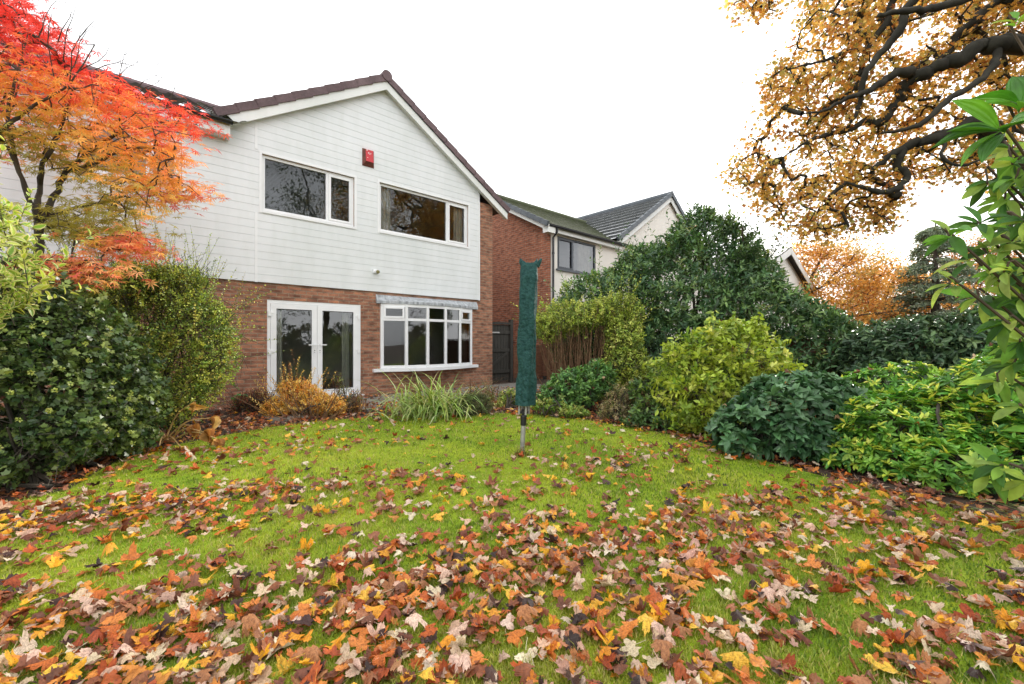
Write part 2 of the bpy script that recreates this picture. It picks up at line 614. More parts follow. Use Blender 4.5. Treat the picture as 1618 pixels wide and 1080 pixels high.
# grass: a mat of short blades, denser near the lens
def grass_blades(n):
    b = Buf()
    ang = rng.uniform(-0.93, 0.93, n)
    dist = 1.25 * (12.0 / 1.25) ** (rng.uniform(0, 1, n) ** 1.15)
    P = np.c_[np.sin(ang) * dist, np.cos(ang) * dist]
    k = inpoly(P, LAWN)
    ed = edge_dist(P, LAWN)
    k |= (ed < 0.06)
    P = P[k]
    d = np.linalg.norm(P, axis=1)
    n = len(P)
    nz = vnoise(P, 1.6, 3)
    nz2 = vnoise(P, 5.0, 4)
    h = (0.012 + 0.007 * np.clip(nz2, -1, 1) + 0.010 * rng.uniform(0, 1, n)) * (1 + 0.04 * d)
    long = rng.uniform(0, 1, n) < 0.03
    h[long] *= 2.0
    w = (0.0013 + 0.00045 * d) * rng.uniform(0.7, 1.3, n)
    a = rng.uniform(0, 2 * pi, n)
    lean = rng.uniform(0.1, 1.1, n)
    side = np.c_[np.cos(a), np.sin(a), np.zeros(n)]
    fw = np.c_[-np.sin(a), np.cos(a), np.zeros(n)]
    p0 = np.c_[P, np.full(n, 0.0)]
    mid = p0 + fw * (h * lean * 0.4)[:, None] + np.c_[np.zeros((n, 2)), h * 0.6]
    tip = p0 + fw * (h * lean)[:, None] + np.c_[np.zeros((n, 2)), h]
    V = np.stack([p0 - side * w[:, None], p0 + side * w[:, None], mid + side * w[:, None] * 0.8, mid - side * w[:, None] * 0.8, tip], 1)
    base = (np.arange(n) * 5)[:, None]
    L = (base + np.array([0, 1, 2, 3, 3, 2, 4])[None]).reshape(-1)
    T = np.tile([4, 3], n)
    g1, g2, g3 = np.array((0.125, 0.22, 0.026)), np.array((0.46, 0.48, 0.092)), np.array((0.50, 0.43, 0.17))
    nzm = vnoise(P, 11.0, 5)
    t = np.clip(0.52 + 0.46 * nz + 0.36 * nzm + 0.25 * rng.normal(size=n), 0, 1)[:, None]
    c = g1 * (1 - t) + g2 * t
    dry = rng.uniform(0, 1, n) < 0.11 + .09 * np.clip(nzm, 0, 1)
    c[dry] = g3
    c *= rng.uniform(0.75, 1.2, n)[:, None]
    b.add(V.reshape(-1, 3), L, T, col=np.repeat(c, 5, 0))
    return b

M['grass'] = leafmat('grass_blade', 0.42, 0.5, 0.25, vary=0.1)
tag(grass_blades(210000).build('grass', M['grass']), 'short mossy yellow green grass covering the lawn', 'grass', kind='stuff')

# ------------------------------------------------------------------ houses: frame of reference of the terrace
ROT = R(41.919)
UX = np.array([cos(ROT), sin(ROT), 0])
VX = np.array([-sin(ROT), cos(ROT), 0])
O0 = np.array([-0.571, 12.31, 0.0])


def H2W(s, d, z=0.0):
    return O0 + UX * s + VX * d + np.array([0, 0, z])


def wall_panel(b, s0, s1, z0, z1, d0, d1, holes):
    ss = sorted({s0, s1, *[h[0] for h in holes], *[h[1] for h in holes]})
    zs = sorted({z0, z1, *[h[2] for h in holes], *[h[3] for h in holes]})
    ss = [s for s in ss if s0 <= s <= s1]
    zs = [z for z in zs if z0 <= z <= z1]
    def hole(sa, sb, za, zb):
        return any(h[0] <= sa + 1e-6 and h[1] >= sb - 1e-6 and h[2] <= za + 1e-6 and h[3] >= zb - 1e-6 for h in holes)
    for k in range(len(zs) - 1):
        run = None
        for i in range(len(ss) - 1):
            solid = not hole(ss[i], ss[i + 1], zs[k], zs[k + 1])
            if solid and run is None:
                run = ss[i]
            if run is not None and (not solid or i == len(ss) - 2):
                e = ss[i + 1] if solid else ss[i]
                box(b, run, e, d0, d1, zs[k], zs[k + 1])
                run = None
    return b


def window(parent, s0, s1, z0, z1, d, mull, mat, openers=(), fw=0.055, depth=0.07, label=None):
    """a casement window: outer frame, mullions, opening sashes, one pane mesh"""
    b = Buf()
    f = fw
    box(b, s0, s1, d, d + depth, z0, z0 + f)
    box(b, s0, s1, d, d + depth, z1 - f, z1)
    box(b, s0, s0 + f, d, d + depth, z0 + f, z1 - f)
    box(b, s1 - f, s1, d, d + depth, z0 + f, z1 - f)
    for x in mull:
        box(b, x - f / 2, x + f / 2, d, d + depth, z0 + f, z1 - f)
    cells = [s0 + f / 2] + list(mull) + [s1 - f / 2]
    for i in openers:
        a, c = cells[i] + f / 2 + 0.002, cells[i + 1] - f / 2 - 0.002
        q = 0.045
        box(b, a, c, d - 0.012, d + 0.02, z0 + f + 0.002, z0 + f + q)
        box(b, a, c, d - 0.012, d + 0.02, z1 - f - q, z1 - f - 0.002)
        box(b, a, a + q, d - 0.012, d + 0.02, z0 + f + q, z1 - f - q)
        box(b, c - q, c, d - 0.012, d + 0.02, z0 + f + q, z1 - f - q)
    w = b.build('window', mat, parent)
    if label:
        w['label'] = label
    p = Buf()
    for i in range(len(cells) - 1):
        a, c = cells[i] + f / 2 - 0.004, cells[i + 1] - f / 2 + 0.004
        p.quad((a, d + 0.035, z0 + f - 0.004), (c, d + 0.035, z0 + f - 0.004), (c, d + 0.035, z1 - f + 0.004), (a, d + 0.035, z1 - f + 0.004))
    p.build('pane', M['glass'], w)
    return w


def curtain(parent, s0, s1, z0, z1, d, mat=None, name='curtain'):
    n = 60
    s = np.linspace(s0, s1, n)
    ph = (s - s0) / 0.09 * 2 * pi
    b = Buf()
    V = []
    for z, k in ((z0, 1.0), ((z0 + z1) / 2, 0.95), (z1, 0.7)):
        V.append(np.c_[s, d + 0.035 * np.sin(ph + 0.6 * np.sin(s * 9)) * k, np.full(n, z)])
    V = np.concatenate(V)
    L = []
    for r in range(2):
        for i in range(n - 1):
            L += [r * n + i, r * n + i + 1, (r + 1) * n + i + 1, (r + 1) * n + i]
    b.add(V, L, [4] * (2 * (n - 1)))
    return b.build(name, mat or M['curtain'], parent, smooth=True)


def room(parent, s0, s1, d0, d1, z0, z1):
    b = Buf()
    v = [(s0, d0, z0), (s1, d0, z0), (s1, d1, z0), (s0, d1, z0), (s0, d0, z1), (s1, d0, z1), (s1, d1, z1), (s0, d1, z1)]
    b.add(v, [0, 1, 2, 3, 7, 6, 5, 4, 3, 2, 6, 7, 0, 3, 7, 4, 2, 1, 5, 6], [4] * 5)
    return b.build('room_interior', M['room'], parent)


def verge_run(b, a, c, n, w, h, t=(0, 0, 1), d=0.0, lap=0.02):
    """overlapping cloaked verge tiles from a (low) to c (high) in the gable plane"""
    a, c = np.array(a, float), np.array(c, float)
    dirv = (c - a) / n
    up = np.array([0, 0, 1.0])
    tv = norm(dirv)
    nrm = norm(up - tv * tv[2])
    for i in range(n):
        p, q = a + dirv * i - tv * lap, a + dirv * (i + 1)
        o = nrm * 0.022
        bar(b, p + o * 0.9, q, w, h, up)
    return b


def tiled_slope(b, s0, s1, d0, z0, d1, z1, rows, step=0.022, wave=0.0, wl=0.3, ns=None, along='s'):
    """courses of roof tiles as a stepped sheet; eave at (d0,z0), ridge at (d1,z1). along='d' swaps the axes"""
    if wave:
        ns = int((s1 - s0) / wl * 8)
    ns = ns or 2
    s = np.linspace(s0, s1, ns)
    sl = math.hypot(d1 - d0, z1 - z0)
    nd, nz = -(z1 - z0) / sl, (d1 - d0) / sl
    rowsV = []
    for i in range(rows):
        for t, lift in ((i / rows, step), ((i + 1) / rows, 0.0)):
            dd, zz = d0 + (d1 - d0) * t, z0 + (z1 - z0) * t
            l = lift + (wave * np.maximum(np.sin(s / wl * 2 * pi), -0.35) if wave else np.zeros(ns))
            if along == 's':
                rowsV.append(np.c_[s, dd + nd * l, zz + nz * l])
            else:
                rowsV.append(np.c_[dd + nd * l, s, zz + nz * l])
    V = np.concatenate(rowsV)
    k = len(rowsV)
    i = np.arange(k - 1)[:, None] * ns
    j = np.arange(ns - 1)[None]
    L = np.stack([i + j, i + j + 1, i + ns + j + 1, i + ns + j], -1).reshape(-1)
    b.add(V, L, [4] * ((k - 1) * (ns - 1)))
    return b


def gutter(b, p0, p1, r=0.06):
    p0, p1 = np.array(p0, float), np.array(p1, float)
    a = np.linspace(pi, 2 * pi, 9)
    t = norm(p1 - p0)
    x = norm(np.cross(t, (0, 0, 1)))
    V = []
    for rr in (r, r - 0.008):
        for p in (p0, p1):
            V.append(p + rr * (np.cos(a)[:, None] * x + np.sin(a)[:, None] * np.array([0, 0, 1.0])))
    V = np.concatenate(V)
    L = []
    for i in range(8):
        L += [i, i + 1, 9 + i + 1, 9 + i]
        L += [18 + i, 27 + i, 27 + i + 1, 18 + i + 1]
        L += [i, 18 + i, 18 + i + 1, i + 1]
        L += [9 + i, 9 + i + 1, 27 + i + 1, 27 + i]
    L += [0, 9, 27, 18, 8, 26, 35, 17]
    b.add(V, L, [4] * 34)
    # end stops
    for p in (p0, p1):
        b.add(np.concatenate([p + r * (np.cos(a)[:, None] * x + np.sin(a)[:, None] * np.array([0, 0, 1.0]))]), np.arange(9), [9])
    return b


# ---- the house with the white gable
house = thing('brick_house', 'brown brick house with white weatherboard gable, French doors and bow window', 'house', O0, ROT)
AP_S, AP_Z, KR = -3.35, 7.50, 0.615       # apex of the roof edge, slope of the gable
W1 = (-5.89, -4.06, 3.86, 4.97)
W2 = (-3.46, -0.89, 3.88, 5.02)
W3 = (-8.40, -7.15, 3.98, 4.78)
DR = (-5.80, -3.90, 0.02, 2.10)
BY = (-3.38, -0.82, 0.64, 2.15)
b = Buf()
wall_panel(b, -14, 0, -0.05, 5.22, 0, 0.11, [W1, W2, W3, DR, BY])
wall_panel(b, -0.11, 0, -0.05, 5.2, 0.11, 8, [])
box(b, -14, 0, 8, 8.1, -0.05, 5.2)
box(b, -14.1, -14, 0, 8, -0.05, 5.2)
b.build('wall', M['brick'], house)

# weatherboards, cut round the windows
b = Buf()
PITCH = 0.15
z = 2.43
i = 0
wins = [(w[0] - 0.055, w[1] + 0.055, w[2] - 0.055, w[3] + 0.055) for w in (W1, W2, W3)]
CL = -0.034


def span(zz):
    k = (AP_Z - 0.26 - zz) / KR
    r = min(-0.49, AP_S + k)
    l = -14.0 if zz <= 5.17 else AP_S - k
    return l, r


edges = sorted({2.43 + PITCH * k for k in range(33)} | {w[2] for w in wins} | {w[3] for w in wins} | {5.17})
for k in range(33):
    zb = 2.43 + PITCH * k
    cuts = [zz for zz in edges if zb + 0.016 < zz < zb + PITCH - 0.001]
    strips = [(zb, zb + 0.006, 'g')]
    last = zb + 0.006
    for cc in cuts + [zb + PITCH]:
        strips.append((last, cc, 'f'))
        last = cc
    for za, zc, kind in strips:
        zm = (za + zc) / 2
        la, ra = span(za + 1e-4)
        lc_, rc = span(min(zc, zc) - 1e-4)
        if zc <= 5.1701:
            la = lc_ = -14.0
        if ra - la < 0.02 or rc - lc_ < 0.0:
            continue
        cutw = sorted([(w[0], w[1]) for w in wins if w[2] <= zm <= w[3]])
        xs = [(la, lc_)]
        for c0, c1 in cutw:
            xs += [(c0, c0), (c1, c1)]
        xs += [(ra, rc)]
        for q in range(0, len(xs), 2):
            (a0, a1), (b0, b1) = xs[q], xs[q + 1]
            dd = CL if kind == 'f' else CL + 0.009
            b.quad((a0, dd, za), (b0, dd, za), (b1, dd, zc), (a1, dd, zc))
            if kind == 'g':
                b.quad((a0, CL, zc), (b0, CL, zc), (b0, dd, zc), (a0, dd, zc))
                b.quad((a0, CL, za), (b0, CL, za), (b0, dd, za), (a0, dd, za))
b.quad((-14, CL, 2.43), (-0.49, CL, 2.43), (-0.49, 0.0, 2.43), (-14, 0.0, 2.43))
b.build('cladding', M['clad'], house)
b = Buf()
box(b, -0.53, -0.485, CL - 0.006, -0.001, 2.425, 5.20)
box(b, -6.02, -5.975, CL - 0.008, CL + 0.002, 2.425, 3.79)
box(b, -6.02, -5.975, CL - 0.008, CL + 0.002, 5.03, 5.55)
for w in wins:
    box(b, w[0], w[0] + 0.05, CL - 0.008, 0.0, w[2], w[3])
    box(b, w[1] - 0.05, w[1], CL - 0.008, 0.0, w[2], w[3])
    box(b, w[0] + 0.05, w[1] - 0.05, CL - 0.008, 0.0, w[3] - 0.05, w[3])
    box(b, w[0] + 0.05, w[1] - 0.05, CL - 0.02, 0.0, w[2], w[2] + 0.05)
b = pieces(b, 'trim', M['upvc'], house)
# dark butt joints near the left trim and the starter strip
w1 = window(house, *W1, 0.015, [-4.635], M['upvc'], openers=(1,), label='left upstairs window with a venetian blind lowered behind it')
bb = Buf()
for k in range(40):
    zz = 3.93 + k * 0.026
    bb.quad((W1[0] + 0.05, 0.15, zz), (-4.66, 0.15, zz), (-4.66, 0.172, zz + 0.012), (W1[0] + 0.05, 0.172, zz + 0.012))
bb.build('blind', M['blind'], w1)
w2 = window(house, *W2, 0.015, [-1.55], M['upvc'], openers=(1,), label='right upstairs window with curtains drawn back at both ends')
curtain(w2, W2[0] + 0.03, W2[0] + 0.36, 3.75, 5.0, 0.17)
curtain(w2, W2[1] - 0.33, W2[1] - 0.03, 3.75, 5.0, 0.17)
w3 = window(house, *W3, 0.015, [-7.6], M['upvc'], openers=(1,), label='upstairs window half hidden by the red maple')
bb = Buf()
for k in range(30):
    zz = 4.03 + k * 0.026
    bb.quad((W3[0] + 0.05, 0.15, zz), (W3[1] - 0.05, 0.15, zz), (W3[1] - 0.05, 0.172, zz + 0.012), (W3[0] + 0.05, 0.172, zz + 0.012))
bb.build('blind', M['blind'], w3)
room(house, -6.3, -0.3, 0.112, 4.4, 2.6, 5.1)
room(house, -9.5, -6.4, 0.112, 4.0, 2.6, 5.1)
room(house, -6.3, -0.3, 0.113, 5.0, 0.01, 2.4)

# French doors
b = Buf()
s0, s1, z0, z1 = DR
box(b, s0, s0 + 0.06, 0.01, 0.08, z0, z1)
box(b, s1 - 0.06, s1, 0.01, 0.08, z0, z1)
box(b, s0 + 0.06, s1 - 0.06, 0.01, 0.08, z1 - 0.065, z1)
box(b, s0 - 0.03, s1 + 0.05, -0.09, 0.08, z0 - 0.03, z0 + 0.035)
fr = b.build('door_frame', M['upvc'], house)
md = (s0 + s1) / 2
for side in (0, 1):
    a, c = (s0 + 0.063, md - 0.003) if side == 0 else (md + 0.003, s1 - 0.063)
    b = Buf()
    q = 0.105
    box(b, a, c, 0.0, 0.065, z1 - 0.068 - q, z1 - 0.068)
    box(b, a, c, 0.0, 0.065, z0 + 0.04, z0 + 0.20)
    box(b, a, a + q, 0.0, 0.065, z0 + 0.20, z1 - 0.068 - q)
    box(b, c - q, c, 0.0, 0.065, z0 + 0.20, z1 - 0.068 - q)
    dr = b.build('door', M['upvc'], house)
    p = Buf()
    p.quad((a + q - .004, 0.03, z0 + 0.196), (c - q + .004, 0.03, z0 + 0.196), (c - q + .004, 0.03, z1 - 0.064 - q), (a + q - .004, 0.03, z1 - 0.064 - q))
    p.build('pane', M['glass'], dr)
    g = Buf()
    for x0, x1, za, zb in ((a + q - .012, a + q + .006, z0 + .2, z1 - .07 - q), (c - q - .006, c - q + .012, z0 + .2, z1 - .07 - q)):
        box(g, x0 if x0 < a + q else x0, x1, 0.020, 0.034, za, zb)
    box(g, a + q, c - q, 0.020, 0.034, z0 + 0.196, z0 + 0.212)
    box(g, a + q, c - q, 0.020, 0.034, z1 - 0.082 - q, z1 - 0.066 - q)
    g.build('gasket', M['black'], dr)
    hx = (c - 0.05) if side == 0 else (a + 0.05)
    h = Buf()
    box(h, hx - 0.017, hx + 0.017, -0.012, 0.0, 1.00, 1.25)
    e = -0.13 if side == 0 else 0.13
    bar(h, (hx, -0.012, 1.19), (hx, -0.05, 1.19), 0.018, 0.018)
    bar(h, (hx - (0.009 if e > 0 else -0.009), -0.05, 1.19), (hx + e, -0.05, 1.188), 0.014, 0.022)
    h.build('handle', M['upvc'], dr)
    kk = Buf()
    tube(kk, [(hx, -0.013, 1.07), (hx, -0.019, 1.07)], 0.009, 8)
    tube(kk, [(hx, -0.013, 1.03), (hx, -0.017, 1.03)], 0.007, 8)
    pieces(kk, 'lock', M['black'], dr)
    hb = Buf()
    for zz in (0.22, 1.05, 1.82):
        x = s0 + 0.045 if side == 0 else s1 - 0.045
        box(hb, x - 0.03, x + 0.03, -0.022, 0.0, zz - 0.05, zz + 0.05)
        box(hb, x + (0.03 if side == 0 else -0.062), x + (0.062 if side == 0 else -0.03), -0.016, 0.0, zz + 0.01, zz + 0.03)
    pieces(hb, 'hinge', M['upvc'], dr, 2)
curtain(house, s0 + 0.12, s0 + 0.34, 0.05, 2.1, 0.3)
curtain(house, s1 - 0.32, s1 - 0.13, 0.05, 2.1, 0.3)

# bow window of five lights
arc_s = np.linspace(-3.40, -0.80, 6)
arc_d = -0.02 - 0.34 * (1 - ((np.arange(6) - 2.5) / 2.5) ** 2)
b = Buf()
p = Buf()
bz0, bz1, tr = 0.62, 2.16, 1.79
for i in range(6):
    x, d = arc_s[i], arc_d[i]
    box(b, x - 0.036, x + 0.036, d - 0.03, d + 0.035, bz0, bz1)
for i in range(5):
    A, Bq = np.array([arc_s[i], arc_d[i], 0]), np.array([arc_s[i + 1], arc_d[i + 1], 0])
    for zz, hh in ((bz0 + 0.035, 0.07), (bz1 - 0.035, 0.07), (tr, 0.065)):
        bar(b, A + (0, 0, zz), Bq + (0, 0, zz), 0.056, hh - 0.002)
    t = norm(Bq - A)
    if i in (0, 4):
        a, c = A + t * 0.045, Bq - t * 0.045
        n_ = np.array([t[1], -t[0], 0]) * 0.018
        for zz in (tr + 0.055, bz1 - 0.092):
            bar(b, a + n_ + (0, 0, zz), c + n_ + (0, 0, zz), 0.05, 0.045)
        for q in (a + t * 0.022, c - t * 0.022):
            bar(b, q + n_ + (0, 0, tr + 0.078), q + n_ + (0, 0, bz1 - 0.115), 0.045, 0.05, up=(t[1], -t[0], 0))
    for za, zb in ((bz0 + 0.06, tr - 0.03), (tr + 0.03, bz1 - 0.06)):
        p.quad(A + (0, 0, za), Bq + (0, 0, za), Bq + (0, 0, zb), A + (0, 0, zb))
bw = b.build('bow_window', M['upvc'], house)
p.build('pane', M['glass'], bw)
# sill and roof of the bow follow its curve
def arc_slab(z0, z1, over, s_l, s_r, top_back=None):
    xs = np.linspace(s_l, s_r, 14)
    t = (xs - (-2.1)) / 1.3
    dd = -0.02 - 0.34 * np.clip(1 - t ** 2, 0, 1) - over
    b = Buf()
    n = len(xs)
    fr_b, fr_t = np.c_[xs, dd, np.full(n, z0)], np.c_[xs, dd, np.full(n, z1)]
    zt = z1 if top_back is None else top_back
    bk_b, bk_t = np.c_[xs, np.full(n, -0.002), np.full(n, z0)], np.c_[xs, np.full(n, -0.002), np.full(n, zt)]
    V = np.concatenate([fr_b, fr_t, bk_b, bk_t])
    L = []
    for i in range(n - 1):
        L += [i, i + 1, n + i + 1, n + i, n + i, n + i + 1, 3 * n + i + 1, 3 * n + i, 2 * n + i + 1, 2 * n + i, 3 * n + i, 3 * n + i + 1, i + 1, i, 2 * n + i, 2 * n + i + 1]
    L += [0, n, 3 * n, 2 * n, n - 1, 3 * n - 1, 4 * n - 1, 2 * n - 1]
    b.add(V, L, [4] * (4 * (n - 1) + 2))
    return b
arc_slab(0.545, 0.618, 0.075, -3.62, -0.58).build('sill', M['upvc'], bw)
arc_slab(2.162, 2.225, 0.045, -3.54, -0.57, 2.37).build('flashing', M['lead'], house)
curtain(bw, -1.06, -0.9, 0.66, 2.1, 0.12)

# roof of the gable
b = Buf()
OH = 0.17
rt = 0.10
for sg in (-1, 1):
    lo = AP_S + sg * 3.72
    zlo = AP_Z - 3.72 * KR
    v = [(AP_S, -OH, AP_Z - 0.02), (lo, -OH, zlo - 0.02), (lo, 8.3, zlo - 0.02), (AP_S, 8.3, AP_Z - 0.02)]
    v2 = [(x, y, zz - rt) for x, y, zz in v]
    b.add(v + v2, [0, 1, 2, 3, 7, 6, 5, 4, 0, 4, 5, 1, 1, 5, 6, 2, 2, 6, 7, 3], [4] * 5)
b.build('roof', M['roof_dark'], house)
b = Buf()
for sg in (-1, 1):
    lo = AP_S + sg * (3.20 if sg < 0 else 3.78)
    zlo = AP_Z - abs(lo - AP_S) * KR
    v = []
    for x, zz in ((AP_S, AP_Z), (lo, zlo)):
        for dz in (-0.09, -0.31):
            for dd in (-OH - 0.004, -OH + 0.02):
                v.append((x, dd, zz + dz))
    b.add(v, [0, 2, 6, 4, 1, 5, 7, 3, 2, 3, 7, 6, 0, 4, 5, 1, 4, 6, 7, 5], [4] * 5)
    # soffit behind the board
    b.quad((AP_S, -OH + 0.02, AP_Z - 0.285), (lo, -OH + 0.02, zlo - 0.285), (lo, CL, zlo - 0.285), (AP_S, CL, AP_Z - 0.285))
box(b, AP_S - 2.0, AP_S - 1.985, -OH - 0.007, -OH - 0.004, AP_Z - 2 * KR - 0.3, AP_Z - 2 * KR - 0.1)
b.build('bargeboard', M['barge'], house)
b = Buf()
verge_run(b, (AP_S - 3.30, -OH + 0.02, AP_Z - 3.30 * KR - 0.03), (AP_S - 0.05, -OH + 0.02, AP_Z - 0.05 * KR - 0.03), 10, 0.11, 0.15)
b.build('verge', M['verge'], house)
b = Buf()
verge_run(b, (AP_S + 3.82, -OH + 0.02, AP_Z - 3.82 * KR - 0.03), (AP_S + 0.05, -OH + 0.02, AP_Z - 0.05 * KR - 0.03), 12, 0.11, 0.15)
b.build('verge', M['verge'], house)
b = Buf()
tube(b, [(AP_S, -OH - 0.05, AP_Z + 0.0), (AP_S, 8.3, AP_Z + 0.0)], 0.125, 14)
b.build('ridge', M['verge'], house)
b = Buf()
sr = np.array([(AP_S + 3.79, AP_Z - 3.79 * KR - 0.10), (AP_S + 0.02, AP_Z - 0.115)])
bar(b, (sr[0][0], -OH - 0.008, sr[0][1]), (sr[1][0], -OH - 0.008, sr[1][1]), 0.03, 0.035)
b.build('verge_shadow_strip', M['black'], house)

# long eaves roof to the left of the gable, pantiles, gutter, fascia
b = Buf()
tiled_slope(b, -15, -6.2, -0.34, 5.30, 4.0, 7.40, 13, 0.03, wave=0.045, wl=0.3)
b.build('eaves_roof', M['roof_dark'], house, smooth=False)
b = Buf()
tube(b, [(-15, 4.0, 7.40), (-6.0, 4.0, 7.40)], 0.12, 10)
b.build('ridge', M['verge'], house)
b = Buf()
gutter(b, (-15, -0.36, 5.285), (-6.43, -0.36, 5.285), 0.06)
b.build('gutter', M['black'], house)
b = Buf()
box(b, -15, -6.50, -0.295, -0.275, 5.05, 5.27)
box(b, -15, -6.50, -0.275, CL - 0.001, 5.05, 5.065)
box(b, -6.5, -6.46, -0.30, CL - 0.001, 5.03, 5.27)
b.build('fascia', M['barge'], house)
b = Buf()
for x in np.arange(-14.5, -6.5, 0.9):
    box(b, x, x + 0.03, -0.42, -0.296, 5.20, 5.226)
pieces(b, 'gutter_bracket', M['black'], house)

# alarm box, security lamp
b = Buf()
a0, a1, e0, e1 = -3.88, -3.60, 5.30, 5.70
b.add([(a0, CL, e0), (a1, CL, e0), (a1, CL, e1), (a0, CL, e1), (a0 + .05, CL - .10, e0 + .09), (a1 - .05, CL - .10, e0 + .09), (a1 - .05, CL - .075, e1 - .03), (a0 + .05, CL - .075, e1 - .03)],
      [4, 5, 6, 7, 3, 2, 6, 7][0:4] + [2, 3, 7, 6], [4, 4])
al = b.build('alarm_box', M['alarm'], house)
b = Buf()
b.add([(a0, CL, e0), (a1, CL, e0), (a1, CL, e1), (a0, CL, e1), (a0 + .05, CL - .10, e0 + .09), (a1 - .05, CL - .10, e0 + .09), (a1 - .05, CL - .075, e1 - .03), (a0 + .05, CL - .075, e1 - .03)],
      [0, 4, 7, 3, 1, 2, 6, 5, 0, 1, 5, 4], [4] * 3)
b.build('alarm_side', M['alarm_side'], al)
b = Buf()
for (x, zz, w, h) in ((-3.81, 5.635, 0.022, 0.035), (-3.775, 5.575, 0.018, 0.03), (-3.745, 5.585, 0.014, 0.016), (-3.745, 5.56, 0.02, 0.01), (-3.80, 5.47, 0.02, 0.014), (-3.715, 5.575, 0.01, 0.03)):
    dq = CL - .10 + .025 * (zz - e0 - .09) / (e1 - .03 - e0 - .09) - 0.003
    b.quad((x, dq, zz), (x + w, dq, zz), (x + w, dq + 0.001, zz + h), (x, dq + 0.001, zz + h))
pieces(b, 'printed_mark', M['mark'], al)
b = Buf()
box(b, -3.63, -3.52, CL - 0.03, CL, 2.86, 2.95)
tube(b, [(-3.575, CL - 0.02, 2.9), (-3.56, CL - 0.12, 2.88)], [0.03, 0.05], 10)
sl = b.build('security_lamp', M['upvc'], house)
b = Buf()
tube(b, [(-3.56, CL - 0.121, 2.88), (-3.555, CL - 0.15, 2.875)], [0.045, 0.035], 10)
b.build('lens', plain('amber_lens', (0.25, 0.22, 0.10), 0.3), sl)

# ---- neighbouring house: red brick flank, cream render, mossy roof, grey window, striped gable wing
n0 = H2W(2.54, 0.14)
nb = thing('rendered_house', 'cream rendered house with red brick side wall, mossy roof and striped slate gable', 'house', n0, ROT)
def L2(s, d, z):      # house-row coordinates -> local of the neighbour
    return (s - 2.54, d - 0.14, z)
b = Buf()
box(b, 0.0, 0.1, 0.0, 8, -0.05, 5.0)
b.add([(0, 0, 5.0), (0, 8, 5.0), (0, 4.0, 7.1), (0.1, 0, 5.0), (0.1, 8, 5.0), (0.1, 4.0, 7.1)], [0, 1, 2, 5, 4, 3, 0, 2, 5, 3], [3, 3, 4],
      uv=[(0, 5), (8, 5), (4, 7.1), (4, 7.1), (8, 5), (0, 5), (0, 0), (0, 1), (1, 1), (1, 0)])
b.build('side_wall', M['brick_red'], nb)
b = Buf()
NW = (0.43, 2.57, 3.74, 4.87)
wall_panel(b, 0.1, 4.05, -0.05, 5.05, 0.003, 0.1, [NW])
b.build('wall', M['render'], nb)
b = Buf()
b.add([(4.05, -0.03, -0.05), (12.0, -0.03, -0.05), (12.0, -0.03, 5.30), (7.97, -0.03, 7.86), (4.05, -0.03, 5.28),
       (4.05, 0.1, -0.05), (12.0, 0.1, -0.05), (12.0, 0.1, 5.30), (7.97, 0.1, 7.86), (4.05, 0.1, 5.28)],
      [0, 1, 2, 3, 4, 9, 8, 7, 6, 5, 0, 4, 9, 5, 1, 6, 7, 2], [5, 5, 4, 4])
b.build('gable_wall', M['render'], nb)
wn_ = window(nb, *NW, 0.02, [1.27], M['grey_frame'], openers=(0,), fw=0.06, label='grey framed upstairs window with pale curtain')
curtain(wn_, 1.75, 2.5, 3.7, 4.85, 0.2)
b = Buf()
box(b, NW[0] - 0.08, NW[1] + 0.08, -0.07, 0.0, NW[2] - 0.05, NW[2])
b.build('sill', M['grey_frame'], wn_)
room(nb, 0.11, 4.0, 0.105, 4, 2.7, 5.0)
b = Buf()
tiled_slope(b, -0.30, 9.0, -0.22, 5.12, 4.05, 7.42, 14, 0.025, ns=2)
b.build('roof', M['roof_green'], nb)
b = Buf()
tiled_slope(b, -0.16, 8.0, 3.6, 5.22, 7.98, 8.02, 11, 0.06, ns=2, along='d')
b.build('wing_roof', M['roof_stripe'], nb)
b = Buf()
v = [(7.98, -0.16, 8.0), (12.6, -0.16, 5.0), (12.6, 8, 5.0), (7.98, 8, 8.0)]
b.add(v + [(x, y, q - 0.08) for x, y, q in v], [0, 1, 2, 3, 7, 6, 5, 4, 0, 4, 5, 1], [4] * 3)
b.build('wing_roof_far_slope', M['roof_stripe'], nb)
b = Buf()
v = [(-0.3, 4.06, 7.42), (9, 4.06, 7.42), (9, 8.4, 5.1), (-0.3, 8.4, 5.1)]
b.add(v, [0, 1, 2, 3], [4])
tube(b, [(-0.3, 4.05, 7.42), (8.5, 4.05, 7.42)], 0.1, 10)
b.build('ridge', M['roof_green'], nb)
b = Buf()
verge_run(b, (-0.31, -0.24, 5.09), (-0.31, 4.05, 7.40), 14, 0.09, 0.16)
b.build('verge', M['slate_grey'], nb)
b = Buf()
verge_run(b, (3.75, -0.19, 5.26), (7.97, -0.19, 8.0), 13, 0.10, 0.17)
b.build('verge', M['slate_grey'], nb)
b = Buf()
verge_run(b, (12.6, -0.19, 4.96), (7.99, -0.19, 8.0), 13, 0.10, 0.17)
b.build('verge', M['slate_grey'], nb)
b = Buf()
tube(b, [(7.98, -0.24, 8.02), (7.98, 8, 8.02)], 0.12, 10)
b.build('ridge', M['slate_grey'], nb)
b = Buf()
bar(b, (-0.27, -0.24, 4.99), (-0.27, 4.05, 7.30), 0.03, 0.20)
box(b, -0.285, 0.06, -0.24, -0.0, 4.84, 5.07)
bar(b, (3.78, -0.15, 5.08), (7.97, -0.15, 7.80), 0.03, 0.22)
bar(b, (12.5, -0.15, 4.82), (7.97, -0.15, 7.80), 0.03, 0.22)
box(b, 0.06, 4.05, -0.17, -0.145, 4.90, 5.10)
box(b, 0.06, 4.05, -0.145, 0.0, 4.90, 4.915)
b.build('bargeboard', M['barge'], nb)
